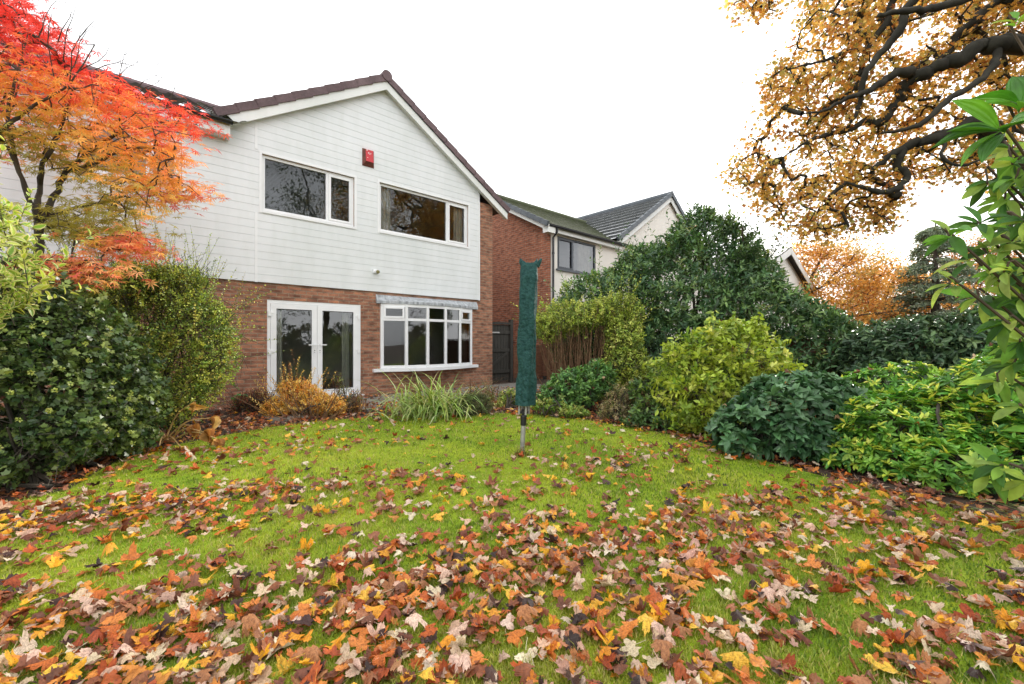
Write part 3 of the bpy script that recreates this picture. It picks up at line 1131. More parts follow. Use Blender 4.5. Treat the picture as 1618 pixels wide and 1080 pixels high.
b = Buf()
gutter(b, (-0.22, -0.245, 5.09), (4.15, -0.245, 5.09), 0.062)
b.build('gutter', M['black'], nb)
b = Buf()
tube(b, [(0.16, -0.24, 5.03), (0.16, -0.22, 4.9), (0.16, -0.06, 4.75), (0.16, -0.06, 0.1)], 0.036, 10)
for zz in (1.0, 2.6, 4.2):
    tube(b, [(0.16, -0.06, zz), (0.16, -0.06, zz + 0.06)], 0.045, 10)
b.build('downpipe', M['black'], nb)
b = Buf()
tube(b, [(0.0, 2.0, 1.62), (-0.14, 2.0, 1.62)], [0.05, 0.03], 8)
tube(b, [(-0.14, 2.0, 1.60), (-0.14, 2.0, 1.70)], [0.10, 0.06], 10)
b.build('wall_lamp', M['black'], nb)

# ---- far white gable beyond the laurel
p3 = H2W(19.7, -2.0)
h3 = thing('distant_house', 'distant white gable with dark roof edge rising behind the big evergreen', 'house', p3, ROT)
b = Buf()
b.add([(-5, 0, -0.05), (5, 0, -0.05), (5, 0, 4.45), (0, 0, 6.35), (-5, 0, 4.45)], [0, 1, 2, 3, 4], [5])
box(b, 4.9, 5.0, 0.001, 8, -0.05, 4.4)
b.build('wall', M['render'], h3)
b = Buf()
for sg in (-1, 1):
    v = [(0, -0.35, 6.62), (sg * 5.5, -0.35, 4.53), (sg * 5.5, 8, 4.53), (0, 8, 6.62)]
    b.add(v + [(x, y, q - 0.1) for x, y, q in v], [0, 1, 2, 3, 7, 6, 5, 4, 0, 4, 5, 1, 1, 5, 6, 2], [4] * 4)
b.build('roof', M['roof_dark'], h3)
b = Buf()
for sg in (-1, 1):
    bar(b, (0, -0.36, 6.36), (sg * 5.4, -0.36, 4.31), 0.04, 0.34)
b.build('bargeboard', M['barge'], h3)

# ---- gate, fence
g0 = H2W(0.03, 0.35)
gate = thing('wooden_gate', 'dark weathered wooden gate between the two brick houses', 'gate', g0, ROT)
b = Buf()
for k in range(8):
    box(b, 0.02 + k * 0.112, 0.02 + k * 0.112 + 0.106, 0.0, 0.022, 0.06, 1.78)
b.build('board_panel', M['gate'], gate)
b = Buf()
for zz in (0.3, 0.95, 1.5):
    box(b, 0.0, 0.92, -0.03, -0.001, zz, zz + 0.1)
bar(b, (0.05, -0.016, 0.42), (0.87, -0.016, 0.94), 0.028, 0.09)
box(b, -0.02, 0.95, -0.045, 0.05, 1.79, 1.86)
pieces(b, 'brace', M['gate'], gate)
b = Buf()
box(b, 0.95, 1.06, -0.05, 0.06, 0, 1.95)
b.build('gate_post', M['gate'], gate)
b = Buf()
box(b, 0.12, 0.5, -0.042, -0.031, 1.52, 1.56)
b.build('latch', M['alu'], gate)

fz = thing('wooden_fence', 'brown wooden boundary fence running behind the clipped shrubs', 'fence', H2W(1.12, 0.3), ROT)
b = Buf()
for k in range(5):
    box(b, 0.0, 1.28, 0.0, 0.018, 0.12 + k * 0.2, 0.12 + k * 0.2 + 0.194)
for k in range(5):
    box(b, 1.30, 1.318, -11.0, 0.0, 0.12 + k * 0.24, 0.12 + k * 0.24 + 0.234)
pieces(b, 'panel', M['fence'], fz, 5)
for y in np.arange(-11.0, 0.1, 1.83):
    b = Buf()
    box(b, 1.325, 1.42, y - 0.05, y + 0.05, 0, 1.45)
    b.build('post', M['gate'], fz)
b = Buf()
box(b, 0.0, 1.28, -0.03, 0.0, 1.125, 1.16)
box(b, 1.29, 1.335, -11, 0.0, 1.33, 1.36)
pieces(b, 'rail', M['fence'], fz)

# paving by the doors
b = Buf()
k = 0
for r_ in range(4):
    for c_ in range(12):
        x0 = -6.2 + c_ * 0.6 + rng.uniform(-.004, .004)
        y0 = -0.62 - r_ * 0.5
        v = [H2W(x0 + 0.006, y0 + 0.006), H2W(x0 + 0.594, y0 + 0.006), H2W(x0 + 0.594, y0 + 0.494), H2W(x0 + 0.006, y0 + 0.494)]
        zt = 0.02 + rng.uniform(0, 0.008)
        V = [(*q[:2], -0.02) for q in v] + [(*q[:2], zt) for q in v]
        b.add(V, [4, 5, 6, 7, 0, 1, 5, 4, 1, 2, 6, 5, 2, 3, 7, 6, 3, 0, 4, 7], [4] * 5)
tag(b.build('patio', M['stone']), kind='structure')
# ------------------------------------------------------------------ foliage machinery
def grid_leaf(width, na=5, droop=0.12, fold=0.10, power=0.8, skew=0.45):
    """a single blade: 4 strips across, lc.x runs 0 at the midrib to 1 at the margin"""
    ys = np.linspace(0, 1, na + 1)
    V, A = [], []
    for y in ys:
        w = width * (np.sin(pi * y ** skew_pow(skew)) ** power if 0 < y < 1 else 0.02)
        for x in (-1, -0.5, 0, 0.5, 1):
            V.append((x * w, y, fold * abs(x) * w * 4 - droop * y * y))
            A.append((abs(x), y, 0))
    L, T = [], []
    for i in range(na):
        for j in range(4):
            L += [i * 5 + j, i * 5 + j + 1, i * 5 + j + 6, i * 5 + j + 5]
            T.append(4)
    return np.array(V), L, T, np.array(A)


def skew_pow(s):
    return math.log(0.5) / math.log(s)


def diamond(width, fold=0.08, droop=0.06):
    V = np.array([(0, 0, 0), (width * .9, .33, fold), (width * .8, .66, fold * .8 - droop * .4), (0, 1, -droop), (-width * .8, .66, fold * .8 - droop * .4), (-width * .9, .33, fold)])
    return V, [0, 1, 2, 3, 0, 3, 4, 5], [4, 4], np.array([(0, 0, 0), (1, .3, 0), (1, .6, 0), (0, 1, 0), (1, .6, 0), (1, .3, 0)], float)


def star(angles, lens, notch, droop=0.15, base=0.0):
    """lobed leaf as a fan about its stalk end; angles in degrees from the tip direction"""
    V = [(0, 0.25, 0.03)]
    n = len(angles)
    ang = [R(a) for a in angles]
    for i in range(n):
        r = lens[i]
        V.append((sin(ang[i]) * r, 0.25 + cos(ang[i]) * r, -droop * r * r))
        if i < n - 1:
            m_ = (ang[i] + ang[i + 1]) / 2
            V.append((sin(m_) * notch, 0.25 + cos(m_) * notch, 0.02))
    V.append((0, 0, 0))
    k = len(V) - 1
    L, T = [], []
    for i in range(1, k):
        nx = i + 1
        L += [0, i, nx]
        T.append(3)
    L += [0, k, 1]
    T.append(3)
    V = np.array(V, float)
    return V, L, T, np.zeros((len(V), 3))


def thin_star(nl=7, droop=0.2):
    """Japanese maple leaf: narrow pointed lobes from one centre"""
    V, L, T = [], [], []
    A = np.linspace(-125, 125, nl)
    ln = 0.62 + 0.38 * np.cos(np.radians(A) * 0.62)
    for a, l in zip(A, ln):
        a = R(a)
        d = np.array([sin(a), cos(a)])
        s = np.array([d[1], -d[0]]) * 0.085
        i = len(V)
        V += [(0, 0.12, 0), (*(d * l * .38 + s + (0, .12)), -.02), (*(d * l + (0, .12)), -droop * l), (*(d * l * .38 - s + (0, .12)), -.02)]
        L += [i, i + 1, i + 2, i + 3]
        T.append(4)
    V = np.array(V)
    return V, L, T, np.zeros((len(V), 3))


T_SMALL = diamond(0.26)
T_NARROW = diamond(0.17)
T_CHOI = diamond(0.19)
T_ROUND = diamond(0.36)
T_OVATE = grid_leaf(0.25, 4, 0.15, 0.10)
T_LAUREL = grid_leaf(0.19, 4, 0.18, 0.12)
T_LONG = grid_leaf(0.15, 7, 0.25, 0.10, 0.75, 0.55)
T_VIB = grid_leaf(0.24, 5, 0.22, 0.14)
T_IVY = star([-125, -62, 0, 62, 125], [.42, .6, .75, .6, .42], .42, .12)
T_SYC = star([-110, -52, 0, 52, 110], [.45, .62, .75, .62, .45], .3, .25)
T_JAP = thin_star(7)
T_JAP5 = thin_star(5)


def put(b, tm, pos, dirn, nrm, size, col, lcjit=0.0):
    V, L, T, A = tm
    n = len(pos)
    if n == 0:
        return
    y = norm(dirn)
    x = norm(np.cross(y, nrm))
    z = np.cross(x, y)
    size = np.broadcast_to(size, (n,))[:, None, None]
    P = pos[:, None] + size * (V[None, :, 0:1] * x[:, None] + V[None, :, 1:2] * y[:, None] + V[None, :, 2:3] * z[:, None])
    k = len(V)
    LL = (np.asarray(L)[None] + (np.arange(n) * k)[:, None]).reshape(-1)
    b.add(P.reshape(-1, 3), LL, np.tile(T, n), col=np.repeat(col, k, 0), lc=np.tile(A, (n, 1)))


def rdir(n):
    return norm(rng.normal(size=(n, 3)))


def palette(cols, n, weights=None, jit=0.14):
    c = lin(np.array(cols))
    w = None if weights is None else np.array(weights) / np.sum(weights)
    k = rng.choice(len(cols), n, p=w)
    return c[k] * rng.uniform(1 - jit, 1 + jit, (n, 1)) * rng.uniform(1 - jit * .5, 1 + jit * .5, (n, 3))


def shell(blobs, n, inner=0.72, zmin=0.04, lump=0.14, lumpf=1.7, seed=0, facing=True):
    B = np.array(blobs, float)
    ar = (B[:, 3] * B[:, 4] + B[:, 3] * B[:, 5] + B[:, 4] * B[:, 5])
    Ps, Ns = [], []
    got = 0
    while got < n:
        m_ = int((n - got) * 2.2) + 50
        k = rng.choice(len(B), m_, p=ar / ar.sum())
        d = rdir(m_)
        r = inner + (1 - inner) * rng.uniform(0, 1, m_) ** 0.6
        c, rad = B[k, :3], B[k, 3:6]
        p = c + rad * d * (r * (1 + lump * vnoise(c + rad * d, lumpf, seed)))[:, None]
        o = norm(d / rad)
        keep = p[:, 2] > zmin
        for j in range(len(B)):
            q = np.linalg.norm((p - B[j, :3]) / B[j, 3:6], axis=1)
            keep &= ~((q < 0.74) & (k != j))
        if facing:
            away = np.sum(o * norm(np.array([0, 0, EYE]) - p), axis=1) < -0.3
            keep &= ~(away & (rng.uniform(0, 1, m_) < 0.55))
        p, o = p[keep], o[keep]
        Ps.append(p)
        Ns.append(o)
        got += len(p)
    return np.concatenate(Ps)[:n], np.concatenate(Ns)[:n]


def perp(D):
    e1 = norm(np.cross(D, np.array([0.33, 0.21, 0.92])))
    return e1, np.cross(D, e1)


def shoots(b, sb, tips, D, L, m_, tm, size, cols, weights=None, along=0.55, radial=0.8, up=0.15, t0=0.15, tipcol=None, tipp=0.3,
           whorl=False, stem_r=0.003, stemcol=(0.05, 0.04, 0.025), szjit=0.3, nup=0.6, sag=0.0):
    n = len(tips)
    L = np.broadcast_to(L, (n,)) * rng.uniform(0.7, 1.25, n)
    e1, e2 = perp(D)
    ph0 = rng.uniform(0, 6.28, n)
    base = palette(cols, n, weights)
    young = rng.uniform(0, 1, n) < tipp
    for i in range(m_):
        t = t0 + (1 - t0) * (i + 0.5) / m_ if not whorl else 0.86 + 0.14 * i / m_
        pos = tips - D * (L * (1 - t))[:, None]
        ph = ph0 + i * 2.39996 + rng.normal(0, 0.25, n)
        rad = e1 * np.cos(ph)[:, None] + e2 * np.sin(ph)[:, None]
        a = along + (0.5 * i / m_ if whorl else 0)
        ld = norm(D * a + rad * radial + np.array([0, 0, up]) + rng.normal(0, 0.16, (n, 3)))
        ld[:, 2] -= sag
        nr = D * radial - rad * a + np.array([0, 0, nup]) + rng.normal(0, 0.2, (n, 3))
        c = base * rng.uniform(0.82, 1.18, (n, 1))
        if tipcol is not None:
            yy = young & (i >= m_ * 0.35)
            c[yy] = palette(tipcol, int(yy.sum()))
        put(b, tm, pos, ld, nr, size * rng.uniform(1 - szjit, 1 + szjit, n) * (1.0 if not whorl else 1 - 0.25 * i / m_), c)
    if sb is not None:
        sticks(sb, tips - D * (L * 1.35)[:, None], tips, stem_r, stem_r * 0.4, col=np.array(stemcol))


def wiggle_path(p, q, seg, wig, sag=0.0):
    d = np.linalg.norm(q - p)
    k = max(2, int(d / seg))
    t = np.linspace(0, 1, k + 1)[:, None]
    P = p + (q - p) * t
    a = norm(rng.normal(size=3))
    c = norm(np.cross(q - p, a))
    bow = np.sin(pi * t)
    P = P + c * bow * d * rng.normal(0, wig) + norm(np.cross(q - p, c)) * np.sin(2 * pi * t) * d * rng.normal(0, wig * .6)
    P[1:-1] += rng.normal(0, seg * wig * 0.9, (k - 1, 3))
    P[:, 2] += (bow[:, 0]) * d * sag
    return P


def colonize(bufr, limbs, targets, seg=0.25, wig=0.12, r_tip=0.004, grow=0.42, sag=0.08, ns=5, bias=0.0, rmax=1.0):
    """limbs: list of (points, radii). Adds twigs from the nearest wood to every target. Returns tip directions."""
    P = [np.asarray(l[0], float) for l in limbs]
    nodes = np.concatenate(P)
    paths = []
    order = np.argsort([np.min(np.linalg.norm(nodes - t, axis=1)) for t in targets])
    cap = len(nodes) + len(targets) * 40
    N = np.zeros((cap, 3))
    N[:len(nodes)] = nodes
    par = np.full(cap, -1)
    n = len(nodes)
    n0_ = n
    dirs = np.zeros((len(targets), 3))
    for ti in order:
        t = targets[ti]
        dd = np.linalg.norm(N[:n] - t, axis=1)
        dd = dd + bias * np.maximum(0, N[:n, 2] - t[2])
        j = int(np.argmin(dd))
        pth = wiggle_path(N[j], t, seg, wig, sag)
        k = len(pth) - 1
        if n + k >= cap:
            break
        N[n:n + k] = pth[1:]
        par[n] = j
        par[n + 1:n + k] = np.arange(n, n + k - 1)
        paths.append((j, n, k))
        n += k
        dirs[ti] = pth[-1] - pth[-2]
    cnt = np.ones(n)
    for i in range(n - 1, n0_ - 1, -1):
        if par[i] >= n0_:
            cnt[par[i]] += cnt[i]
    cnt = np.zeros(n)
    for j, s, k in paths:
        cnt[s + k - 1] += 1
    for i in range(n - 1, n0_ - 1, -1):
        if par[i] >= n0_:
            cnt[par[i]] += cnt[i]
    rad = np.minimum(r_tip * np.maximum(cnt, 1) ** grow, rmax)
    for j, s, k in paths:
        idx = np.r_[j, np.arange(s, s + k)]
        rr = rad[idx] if j >= n0_ else np.r_[rad[s] * 1.1, rad[s:s + k]]
        rr[0] = min(rr[0], rr[1] * 1.15)
        tube(bufr, N[idx], rr, ns, cap=False)
    for p, r in limbs:
        q = smooth_line(p, 4)
        rr = np.interp(np.linspace(0, 1, len(q)), np.linspace(0, 1, len(p)), r)
        q[1:-1] += rng.normal(0, .28, (len(q) - 2, 3)) * rr[1:-1, None]
        tube(bufr, q, rr * rng.uniform(.88, 1.15, len(q)), 8)
    return norm(dirs)


def smooth_line(p, k):
    """Catmull-Rom through the points"""
    p = np.asarray(p, float)
    q = np.concatenate([[2 * p[0] - p[1]], p, [2 * p[-1] - p[-2]]])
    out = []
    for i in range(1, len(q) - 2):
        for t in np.linspace(0, 1, k, endpoint=False):
            out.append(0.5 * ((2 * q[i]) + (q[i + 1] - q[i - 1]) * t + (2 * q[i - 1] - 5 * q[i] + 4 * q[i + 1] - q[i + 2]) * t * t + (3 * q[i] - q[i - 1] - 3 * q[i + 1] + q[i + 2]) * t ** 3))
    out.append(p[-1])
    return np.array(out)


def poly_fill(poly, n, zr, holes=(), bias=None):
    """points filling an outline seen in the photograph, each at its own distance"""
    poly = np.array(poly, float)
    lo, hi = poly.min(0), poly.max(0)
    out = []
    while len(out) < n:
        q = rng.uniform(lo, hi, (n * 2, 2))
        k = inpoly(q, poly)
        for hx, hy, hrx, hry in holes:
            k &= ((q[:, 0] - hx) / hrx) ** 2 + ((q[:, 1] - hy) / hry) ** 2 > 1
        q = q[k]
        for x, y in q:
            if len(out) < n:
                out.append(W(x, y, rng.uniform(*zr)))
    return np.array(out)


M['lf_laurel'] = leafmat('evergreen_leaf', 0.22, 0.36, 0.42, vary=0.2)
M['lf_soft'] = leafmat('soft_green_leaf', 0.27, 0.42, 0.4)
M['lf_autumn'] = leafmat('autumn_leaf', 0.42, 0.55, 0.25, tint=(1.1, 1.0, 0.75), vary=0.2)
M['lf_maple'] = leafmat('red_maple_leaf', 0.34, 0.5, 0.3, tint=(1.0, 0.95, 0.85), vary=0.15)
M['lf_varieg'] = leafmat('cream_edged_leaf', 0.38, 0.34, 0.5, edge=(0.66, 0.62, 0.30))
M['lf_rhodo'] = leafmat('broad_cream_edged_leaf', 0.33, 0.42, 0.35, edge=(0.66, 0.66, 0.32), edge_at=1.04, vary=0.42, vscale=9, vein=0.5)
M['lf_vib'] = leafmat('ribbed_dark_leaf', 0.12, 0.36, 0.36, vary=0.25)
M['lf_dry'] = leafmat('dry_tan_leaf', 0.3, 0.7, 0.2, vary=0.35)


def shrub(name, label, base, blobs, n, L, m_, tm, size, cols, mat, weights=None, stems=14, upd=0.35, inner=0.72, lump=0.14, lumpf=1.7,
          outj=0.4, group=None, cat='shrub', stem_mat='bark', stem_r0=0.02, fill=0.25, seed=0, wisps=0, stem_col=None, zmin=0.05, **kw):
    base = np.array([base[0], base[1], 0.0])
    root = thing(name, label, cat, base, 0, group)
    fb, sb = Buf(), Buf()
    tips, out = shell(blobs, n, inner, zmin, lump, lumpf, seed)
    D = norm(out * 0.75 + np.array([0, 0, upd]) + rng.normal(0, outj, (n, 3)))
    shoots(fb, sb, tips, D, L, m_, tm, size, cols, weights, **kw)
    if fill:
        k = int(n * fill)
        t2, o2 = shell(blobs, k, 0.35, zmin, lump, lumpf, seed, facing=False)
        shoots(fb, sb, t2, norm(o2 + rng.normal(0, .6, (k, 3))), L, max(3, m_ - 1), tm, size, cols, weights, **{**kw, 'tipcol': None})
    if wisps:
        t3, o3 = shell(blobs, wisps * 3, 0.95, zmin, lump, lumpf, seed)
        k = np.argsort(-(t3[:, 2] + rng.uniform(0, 1.4, len(t3))))[:wisps]
        d3 = norm(o3[k] * 0.8 + np.array([0, 0, 0.5]) + rng.normal(0, .3, (len(k), 3)))
        l3 = rng.uniform(2.0, 4.2, len(k)) * np.mean(L)
        shoots(fb, sb, t3[k] + d3 * (l3 * .6)[:, None], d3, l3, m_ * 2, tm, size * .85, cols, weights, **kw)
    B = np.array(blobs)
    for i in range(stems):
        q, _ = shell(blobs, 1, 0.5, 0.2, facing=False)
        bb = base + np.array([rng.normal(0, .12), rng.normal(0, .12), 0])
        j = rng.integers(len(B))
        mid = np.array([B[j, 0], B[j, 1], 0]) * 0.55 + bb * .45
        tube(sb, smooth_line([mid, (mid + q[0]) / 2 + rng.normal(0, .08, 3), q[0]], 4), np.linspace(stem_r0, stem_r0 * .35, 9), 5, col=np.array((0.05, 0.04, 0.03)))
    fb.build('foliage', M[mat], root, base, smooth=True)
    sb.build('stems', M[stem_mat], root, base)
    return root


def blob(px, py, Z, rx, ry, rz):
    return (*W(px, py, Z), rx, ry, rz)


# ------------------------------------------------------------------ right hand border
# big evergreen behind everything
shrub('evergreen_laurel', 'huge dark glossy evergreen bush rising above the hedge in front of the cream house', GP(1100, 620),
      [blob(1090, 470, 10.2, 1.9, 1.7, 1.55), blob(1120, 410, 10.4, 1.25, 1.2, 1.15), blob(975, 480, 10.4, 1.35, 1.2, 0.95), blob(905, 492, 10.6, .55, .8, .45),
       blob(1160, 475, 9.6, 1.0, 1.4, 1.2), blob(1232, 515, 9.3, .9, 1.1, .85), blob(1295, 540, 9.0, .8, 1.0, .75), blob(1320, 560, 8.9, .75, .9, .68), blob(1020, 440, 10.3, 1.0, .9, .85), blob(935, 548, 9.9, .9, .8, .6), blob(1060, 560, 9.6, 2.2, 1.2, 1.0), blob(1110, 350, 10.3, .4, .4, .45), blob(1290, 560, 8.6, 1.0, .9, .8)],
      5200, 0.30, 8, T_LAUREL, 0.115, [(84, 116, 74), (66, 98, 64), (104, 136, 80), (120, 150, 88), (156, 172, 100)], 'lf_laurel', [4, 4, 3, 2, .35], stems=30,
      lump=0.16, lumpf=1.5, stem_r0=0.05, wisps=60, seed=3)
# clipped privet with bare tan stems
pv = shrub('privet_hedge', 'clipped yellow green hedge on bare tan stems beside the green dryer cover', GP(925, 632),
      [blob(905, 502, 9.0, .72, .6, .36), blob(960, 492, 9.0, .62, .6, .38), blob(868, 520, 9.2, .35, .5, .3), blob(985, 530, 8.7, .4, .5, .5), blob(990, 575, 8.5, .42, .4, .42)],
      1500, 0.22, 8, T_SMALL, 0.052, [(176, 190, 76), (156, 176, 70), (194, 200, 100), (128, 152, 66)], 'lf_soft', None, stems=0, wisps=70, fill=.5, seed=5, lump=.34, lumpf=2.4)
b = Buf()
for i in range(230):
    x = rng.uniform(-0.75, 1.0)
    y = rng.uniform(-.35, .35)
    p0 = W(915, 540, 9.0) * (1, 1, 0) + (x * .75, y, 0)
    q = p0 + (x * .35 + rng.normal(0, .16), rng.normal(0, .16), rng.uniform(1.2, 1.95))
    tube(b, wiggle_path(p0, q, .4, .04), np.linspace(.011, .004, max(2, int(np.linalg.norm(q - p0) / .4)) + 1), 4)
b.build('bare_stems', M['cane'], pv, GP(925, 632) * (1, 1, 0))
# yellow green bush
shrub('golden_shrub', 'rounded bush of bright yellow green leaves in the middle of the right border', GP(1135, 690),
      [blob(1145, 585, 6.0, .70, .6, .62), blob(1105, 625, 5.9, .55, .5, .6), blob(1190, 560, 6.2, .42, .5, .42), blob(1165, 530, 6.1, .5, .45, .3), blob(1080, 590, 6.1, .35, .4, .5), blob(1120, 660, 5.75, .5, .4, .35)],
      600, 0.34, 12, T_SMALL, 0.086, [(160, 180, 62), (184, 198, 80), (126, 152, 58), (206, 212, 106)], 'lf_soft', [4, 4, 3, 1.4], stems=26, lump=.34, lumpf=2.6, wisps=0, seed=6, fill=.1, outj=.7, sag=.25, upd=.2)
# dark ribbed viburnum
shrub('viburnum_bush', 'low dark blue green bush with ribbed oval leaves at the lawn edge', GP(1240, 722),
      [blob(1240, 655, 4.75, .66, .5, .40), blob(1175, 680, 4.75, .36, .36, .30), blob(1300, 640, 4.85, .42, .4, .36), blob(1265, 690, 4.55, .5, .35, .30), blob(1240, 615, 4.95, .4, .4, .2)],
      430, 0.13, 8, T_VIB, 0.118, [(72, 108, 68), (88, 124, 80), (58, 90, 58), (112, 146, 104)], 'lf_vib', [4, 3, 3, 1], stems=20, lump=.2, lumpf=3, upd=.6, whorl=True, along=.25, radial=.95, nup=.5, seed=7, fill=.15)
# bright green whorled shrub (Mexican orange like)
ch_cols = [(116, 166, 62), (92, 146, 58), (146, 186, 70), (74, 122, 56)]
ch_tip = [(210, 222, 84), (194, 214, 84), (222, 222, 104)]
shrub('mounded_shrub', 'wide mounded bright green shrub with layered whorled leaves at the right border', GP(1450, 768),
      [blob(1420, 690, 4.25, .62, .5, .42), blob(1345, 715, 4.3, .32, .35, .30), blob(1510, 710, 4.0, .55, .5, .48), blob(1440, 735, 3.95, .5, .35, .25), blob(1575, 650, 4.1, .5, .5, .52), blob(1600, 720, 3.85, .45, .4, .42), blob(1520, 650, 4.35, .5, .4, .3), blob(1655, 640, 4.2, .5, .6, .75), blob(1500, 735, 3.75, .45, .35, .26), blob(1570, 745, 3.6, .45, .35, .30), blob(1640, 740, 3.5, .4, .4, .36)],
      1900, 0.10, 10, T_CHOI, 0.092, ch_cols, 'lf_soft', [4, 4, 2, 2], stems=26, lump=.3, lumpf=3.4, upd=.75, whorl=True, along=.12, radial=1.0, nup=1.2, tipcol=ch_tip, tipp=.3, seed=8, fill=.12, up=.0)
shrub('mounded_shrub', 'smaller bright green mound of whorled leaves behind the dark ribbed bush', GP(1420, 690),
      [blob(1410, 612, 5.3, .62, .5, .34), blob(1480, 625, 5.2, .45, .45, .30), blob(1390, 660, 5.1, .5, .4, .4), blob(1470, 670, 5.0, .5, .4, .4)],
      520, 0.11, 10, T_CHOI, 0.085, ch_cols, 'lf_soft', [4, 4, 2, 2], stems=14, lump=.3, lumpf=3.4, upd=.75, whorl=True, along=.12, radial=1.0, nup=1.2, tipcol=ch_tip, tipp=.3, seed=9, fill=.12, up=.0)
# dark laurel at the back
shrub('dark_laurel', 'dark drooping evergreen bush behind the bright green mounds', GP(1450, 640),
      [blob(1440, 545, 7.4, .95, .8, .62), blob(1515, 545, 7.2, .8, .8, .68), blob(1385, 560, 7.6, .6, .6, .55), blob(1460, 600, 7.0, 1.2, .6, .5), blob(1590, 540, 7.0, .8, .8, .8)],
      1500, 0.26, 8, T_LAUREL, 0.115, [(74, 102, 70), (62, 88, 62), (94, 120, 80), (116, 140, 96)], 'lf_laurel', [4, 4, 3, 1.2], stems=18, lump=.18, seed=10, sag=.4)
# low planting under the hedge
shrub('bergenia_clump', 'low clump of deep green leaves under the clipped hedge', GP(915, 650),
      [blob(905, 612, 7.6, .5, .4, .36), blob(945, 600, 7.8, .35, .35, .36), blob(880, 625, 7.5, .36, .3, .26)],
      420, 0.16, 7, T_OVATE, 0.075, [(96, 138, 74), (116, 156, 80), (80, 118, 70), (146, 176, 94)], 'lf_soft', [4, 3, 3, 1], stems=10, seed=12, upd=.6)
shrub('faded_spirea', 'small faded pinkish tan plant in the border left of the golden bush', GP(980, 665),
      [blob(985, 630, 6.9, .30, .25, .26), blob(970, 648, 6.7, .26, .22, .18), blob(1000, 612, 7.0, .16, .16, .16)],
      360, 0.14, 9, T_NARROW, 0.035, [(176, 160, 120), (150, 140, 92), (190, 176, 140), (128, 110, 80), (110, 130, 70)], 'lf_dry', None, stems=16, seed=13, upd=.6)
shrub('mixed_groundcover', 'low straggly leafy plants at the foot of the golden bush', GP(1035, 680),
      [blob(1030, 650, 6.3, .36, .3, .24), blob(1060, 665, 6.0, .3, .3, .2), blob(1005, 668, 6.3, .26, .25, .14), blob(1010, 620, 6.7, .2, .25, .26)],
      260, 0.14, 6, T_OVATE, 0.07, [(92, 124, 66), (120, 146, 76), (70, 96, 56), (150, 130, 90)], 'lf_soft', [4, 3, 3, 1], stems=12, seed=14, upd=.5)
shrub('pale_seedling', 'small pale yellow green plant at the foot of the wooden gate', GP(808, 652),
      [blob(806, 630, 8.2, .26, .24, .22), blob(790, 645, 8.0, .2, .2, .12), blob(830, 640, 8.0, .2, .2, .16)],
      150, 0.16, 7, T_SMALL, 0.06, [(150, 168, 80), (176, 184, 96), (112, 140, 66), (190, 180, 110)], 'lf_soft', None, stems=8, seed=15, upd=.7)
shrub('edging_plant', 'sprig of pale green leaves at the lawn edge between the dryer and the hedge', GP(870, 660),
      [blob(868, 640, 7.2, .3, .2, .12), blob(905, 650, 7.0, .3, .2, .1)],
      120, 0.12, 6, T_OVATE, 0.06, [(140, 165, 70), (110, 140, 60), (165, 170, 90)], 'lf_soft', None, stems=5, seed=16, upd=.7)

# ------------------------------------------------------------------ left hand border
# ivy bank
shrub('ivy_hedge', 'dark tumbling ivy bank filling the left edge of the lawn', GP(70, 770),
      [blob(40, 610, 3.9, .75, .7, .80), blob(-60, 600, 3.7, .9, .9, .9), blob(120, 640, 4.3, .60, .6, .62), blob(60, 700, 3.7, .60, .42, .42), blob(130, 620, 4.6, .45, .6, .45), blob(160, 690, 4.6, .42, .4, .34), blob(0, 730, 3.5, .5, .4, .3), blob(40, 515, 4.6, .6, .6, .45), blob(105, 560, 4.5, .45, .5, .45)],
      3900, 0.18, 7, T_IVY, 0.046, [(88, 108, 58), (106, 126, 66), (70, 92, 52), (138, 154, 86), (58, 80, 48)], 'lf_laurel', [4, 3, 4, 1.2, 3], stems=26, lump=.42, lumpf=2.2, wisps=45, upd=.15, seed=20, fill=.3, sag=.2)
# ivy flower heads and bright leaves are their own little plants on the bank
iv = bpy.data.objects['ivy_hedge']
fb = Buf()
t_, o_ = shell([blob(40, 600, 3.85, .78, .72, .82), blob(120, 620, 4.25, .62, .6, .62), blob(60, 690, 3.65, .62, .45, .45)], 110, .97, .3, .18, 2.6, 20)
for k in range(110):
    d = rdir(16)
    c = t_[k] + o_[k] * 0.03
    put(fb, T_ROUND, c + d * 0.006, d, rdir(16), 0.020, palette([(160, 172, 90), (138, 152, 76), (170, 178, 100)], 16))
fb.build('flower_heads', M['lf_soft'], iv, np.array(iv.location))
# small leaved arching shrub against the wall
shrub('cotoneaster_bush', 'tall airy small leaved bush turning yellow against the brick wall', GP(265, 660),
      [blob(250, 545, 5.5, .70, .6, .80), blob(300, 500, 5.6, .50, .5, .48), blob(180, 510, 5.2, .60, .55, .62), blob(322, 560, 5.6, .32, .4, .60), blob(225, 455, 5.5, .62, .5, .30), blob(240, 620, 5.3, .50, .4, .42), blob(135, 470, 5.1, .55, .5, .42), blob(170, 590, 5.1, .42, .4, .5), blob(290, 440, 5.6, .3, .4, .2)],
      3300, 0.26, 11, T_ROUND, 0.029, [(176, 194, 84), (148, 172, 78), (204, 208, 96), (116, 146, 72), (216, 200, 96)], 'lf_soft', [4, 4, 3, 3, 1.2], stems=34, lump=.5, lumpf=1.9, inner=.55, wisps=300, seed=21, fill=.35, outj=.55)
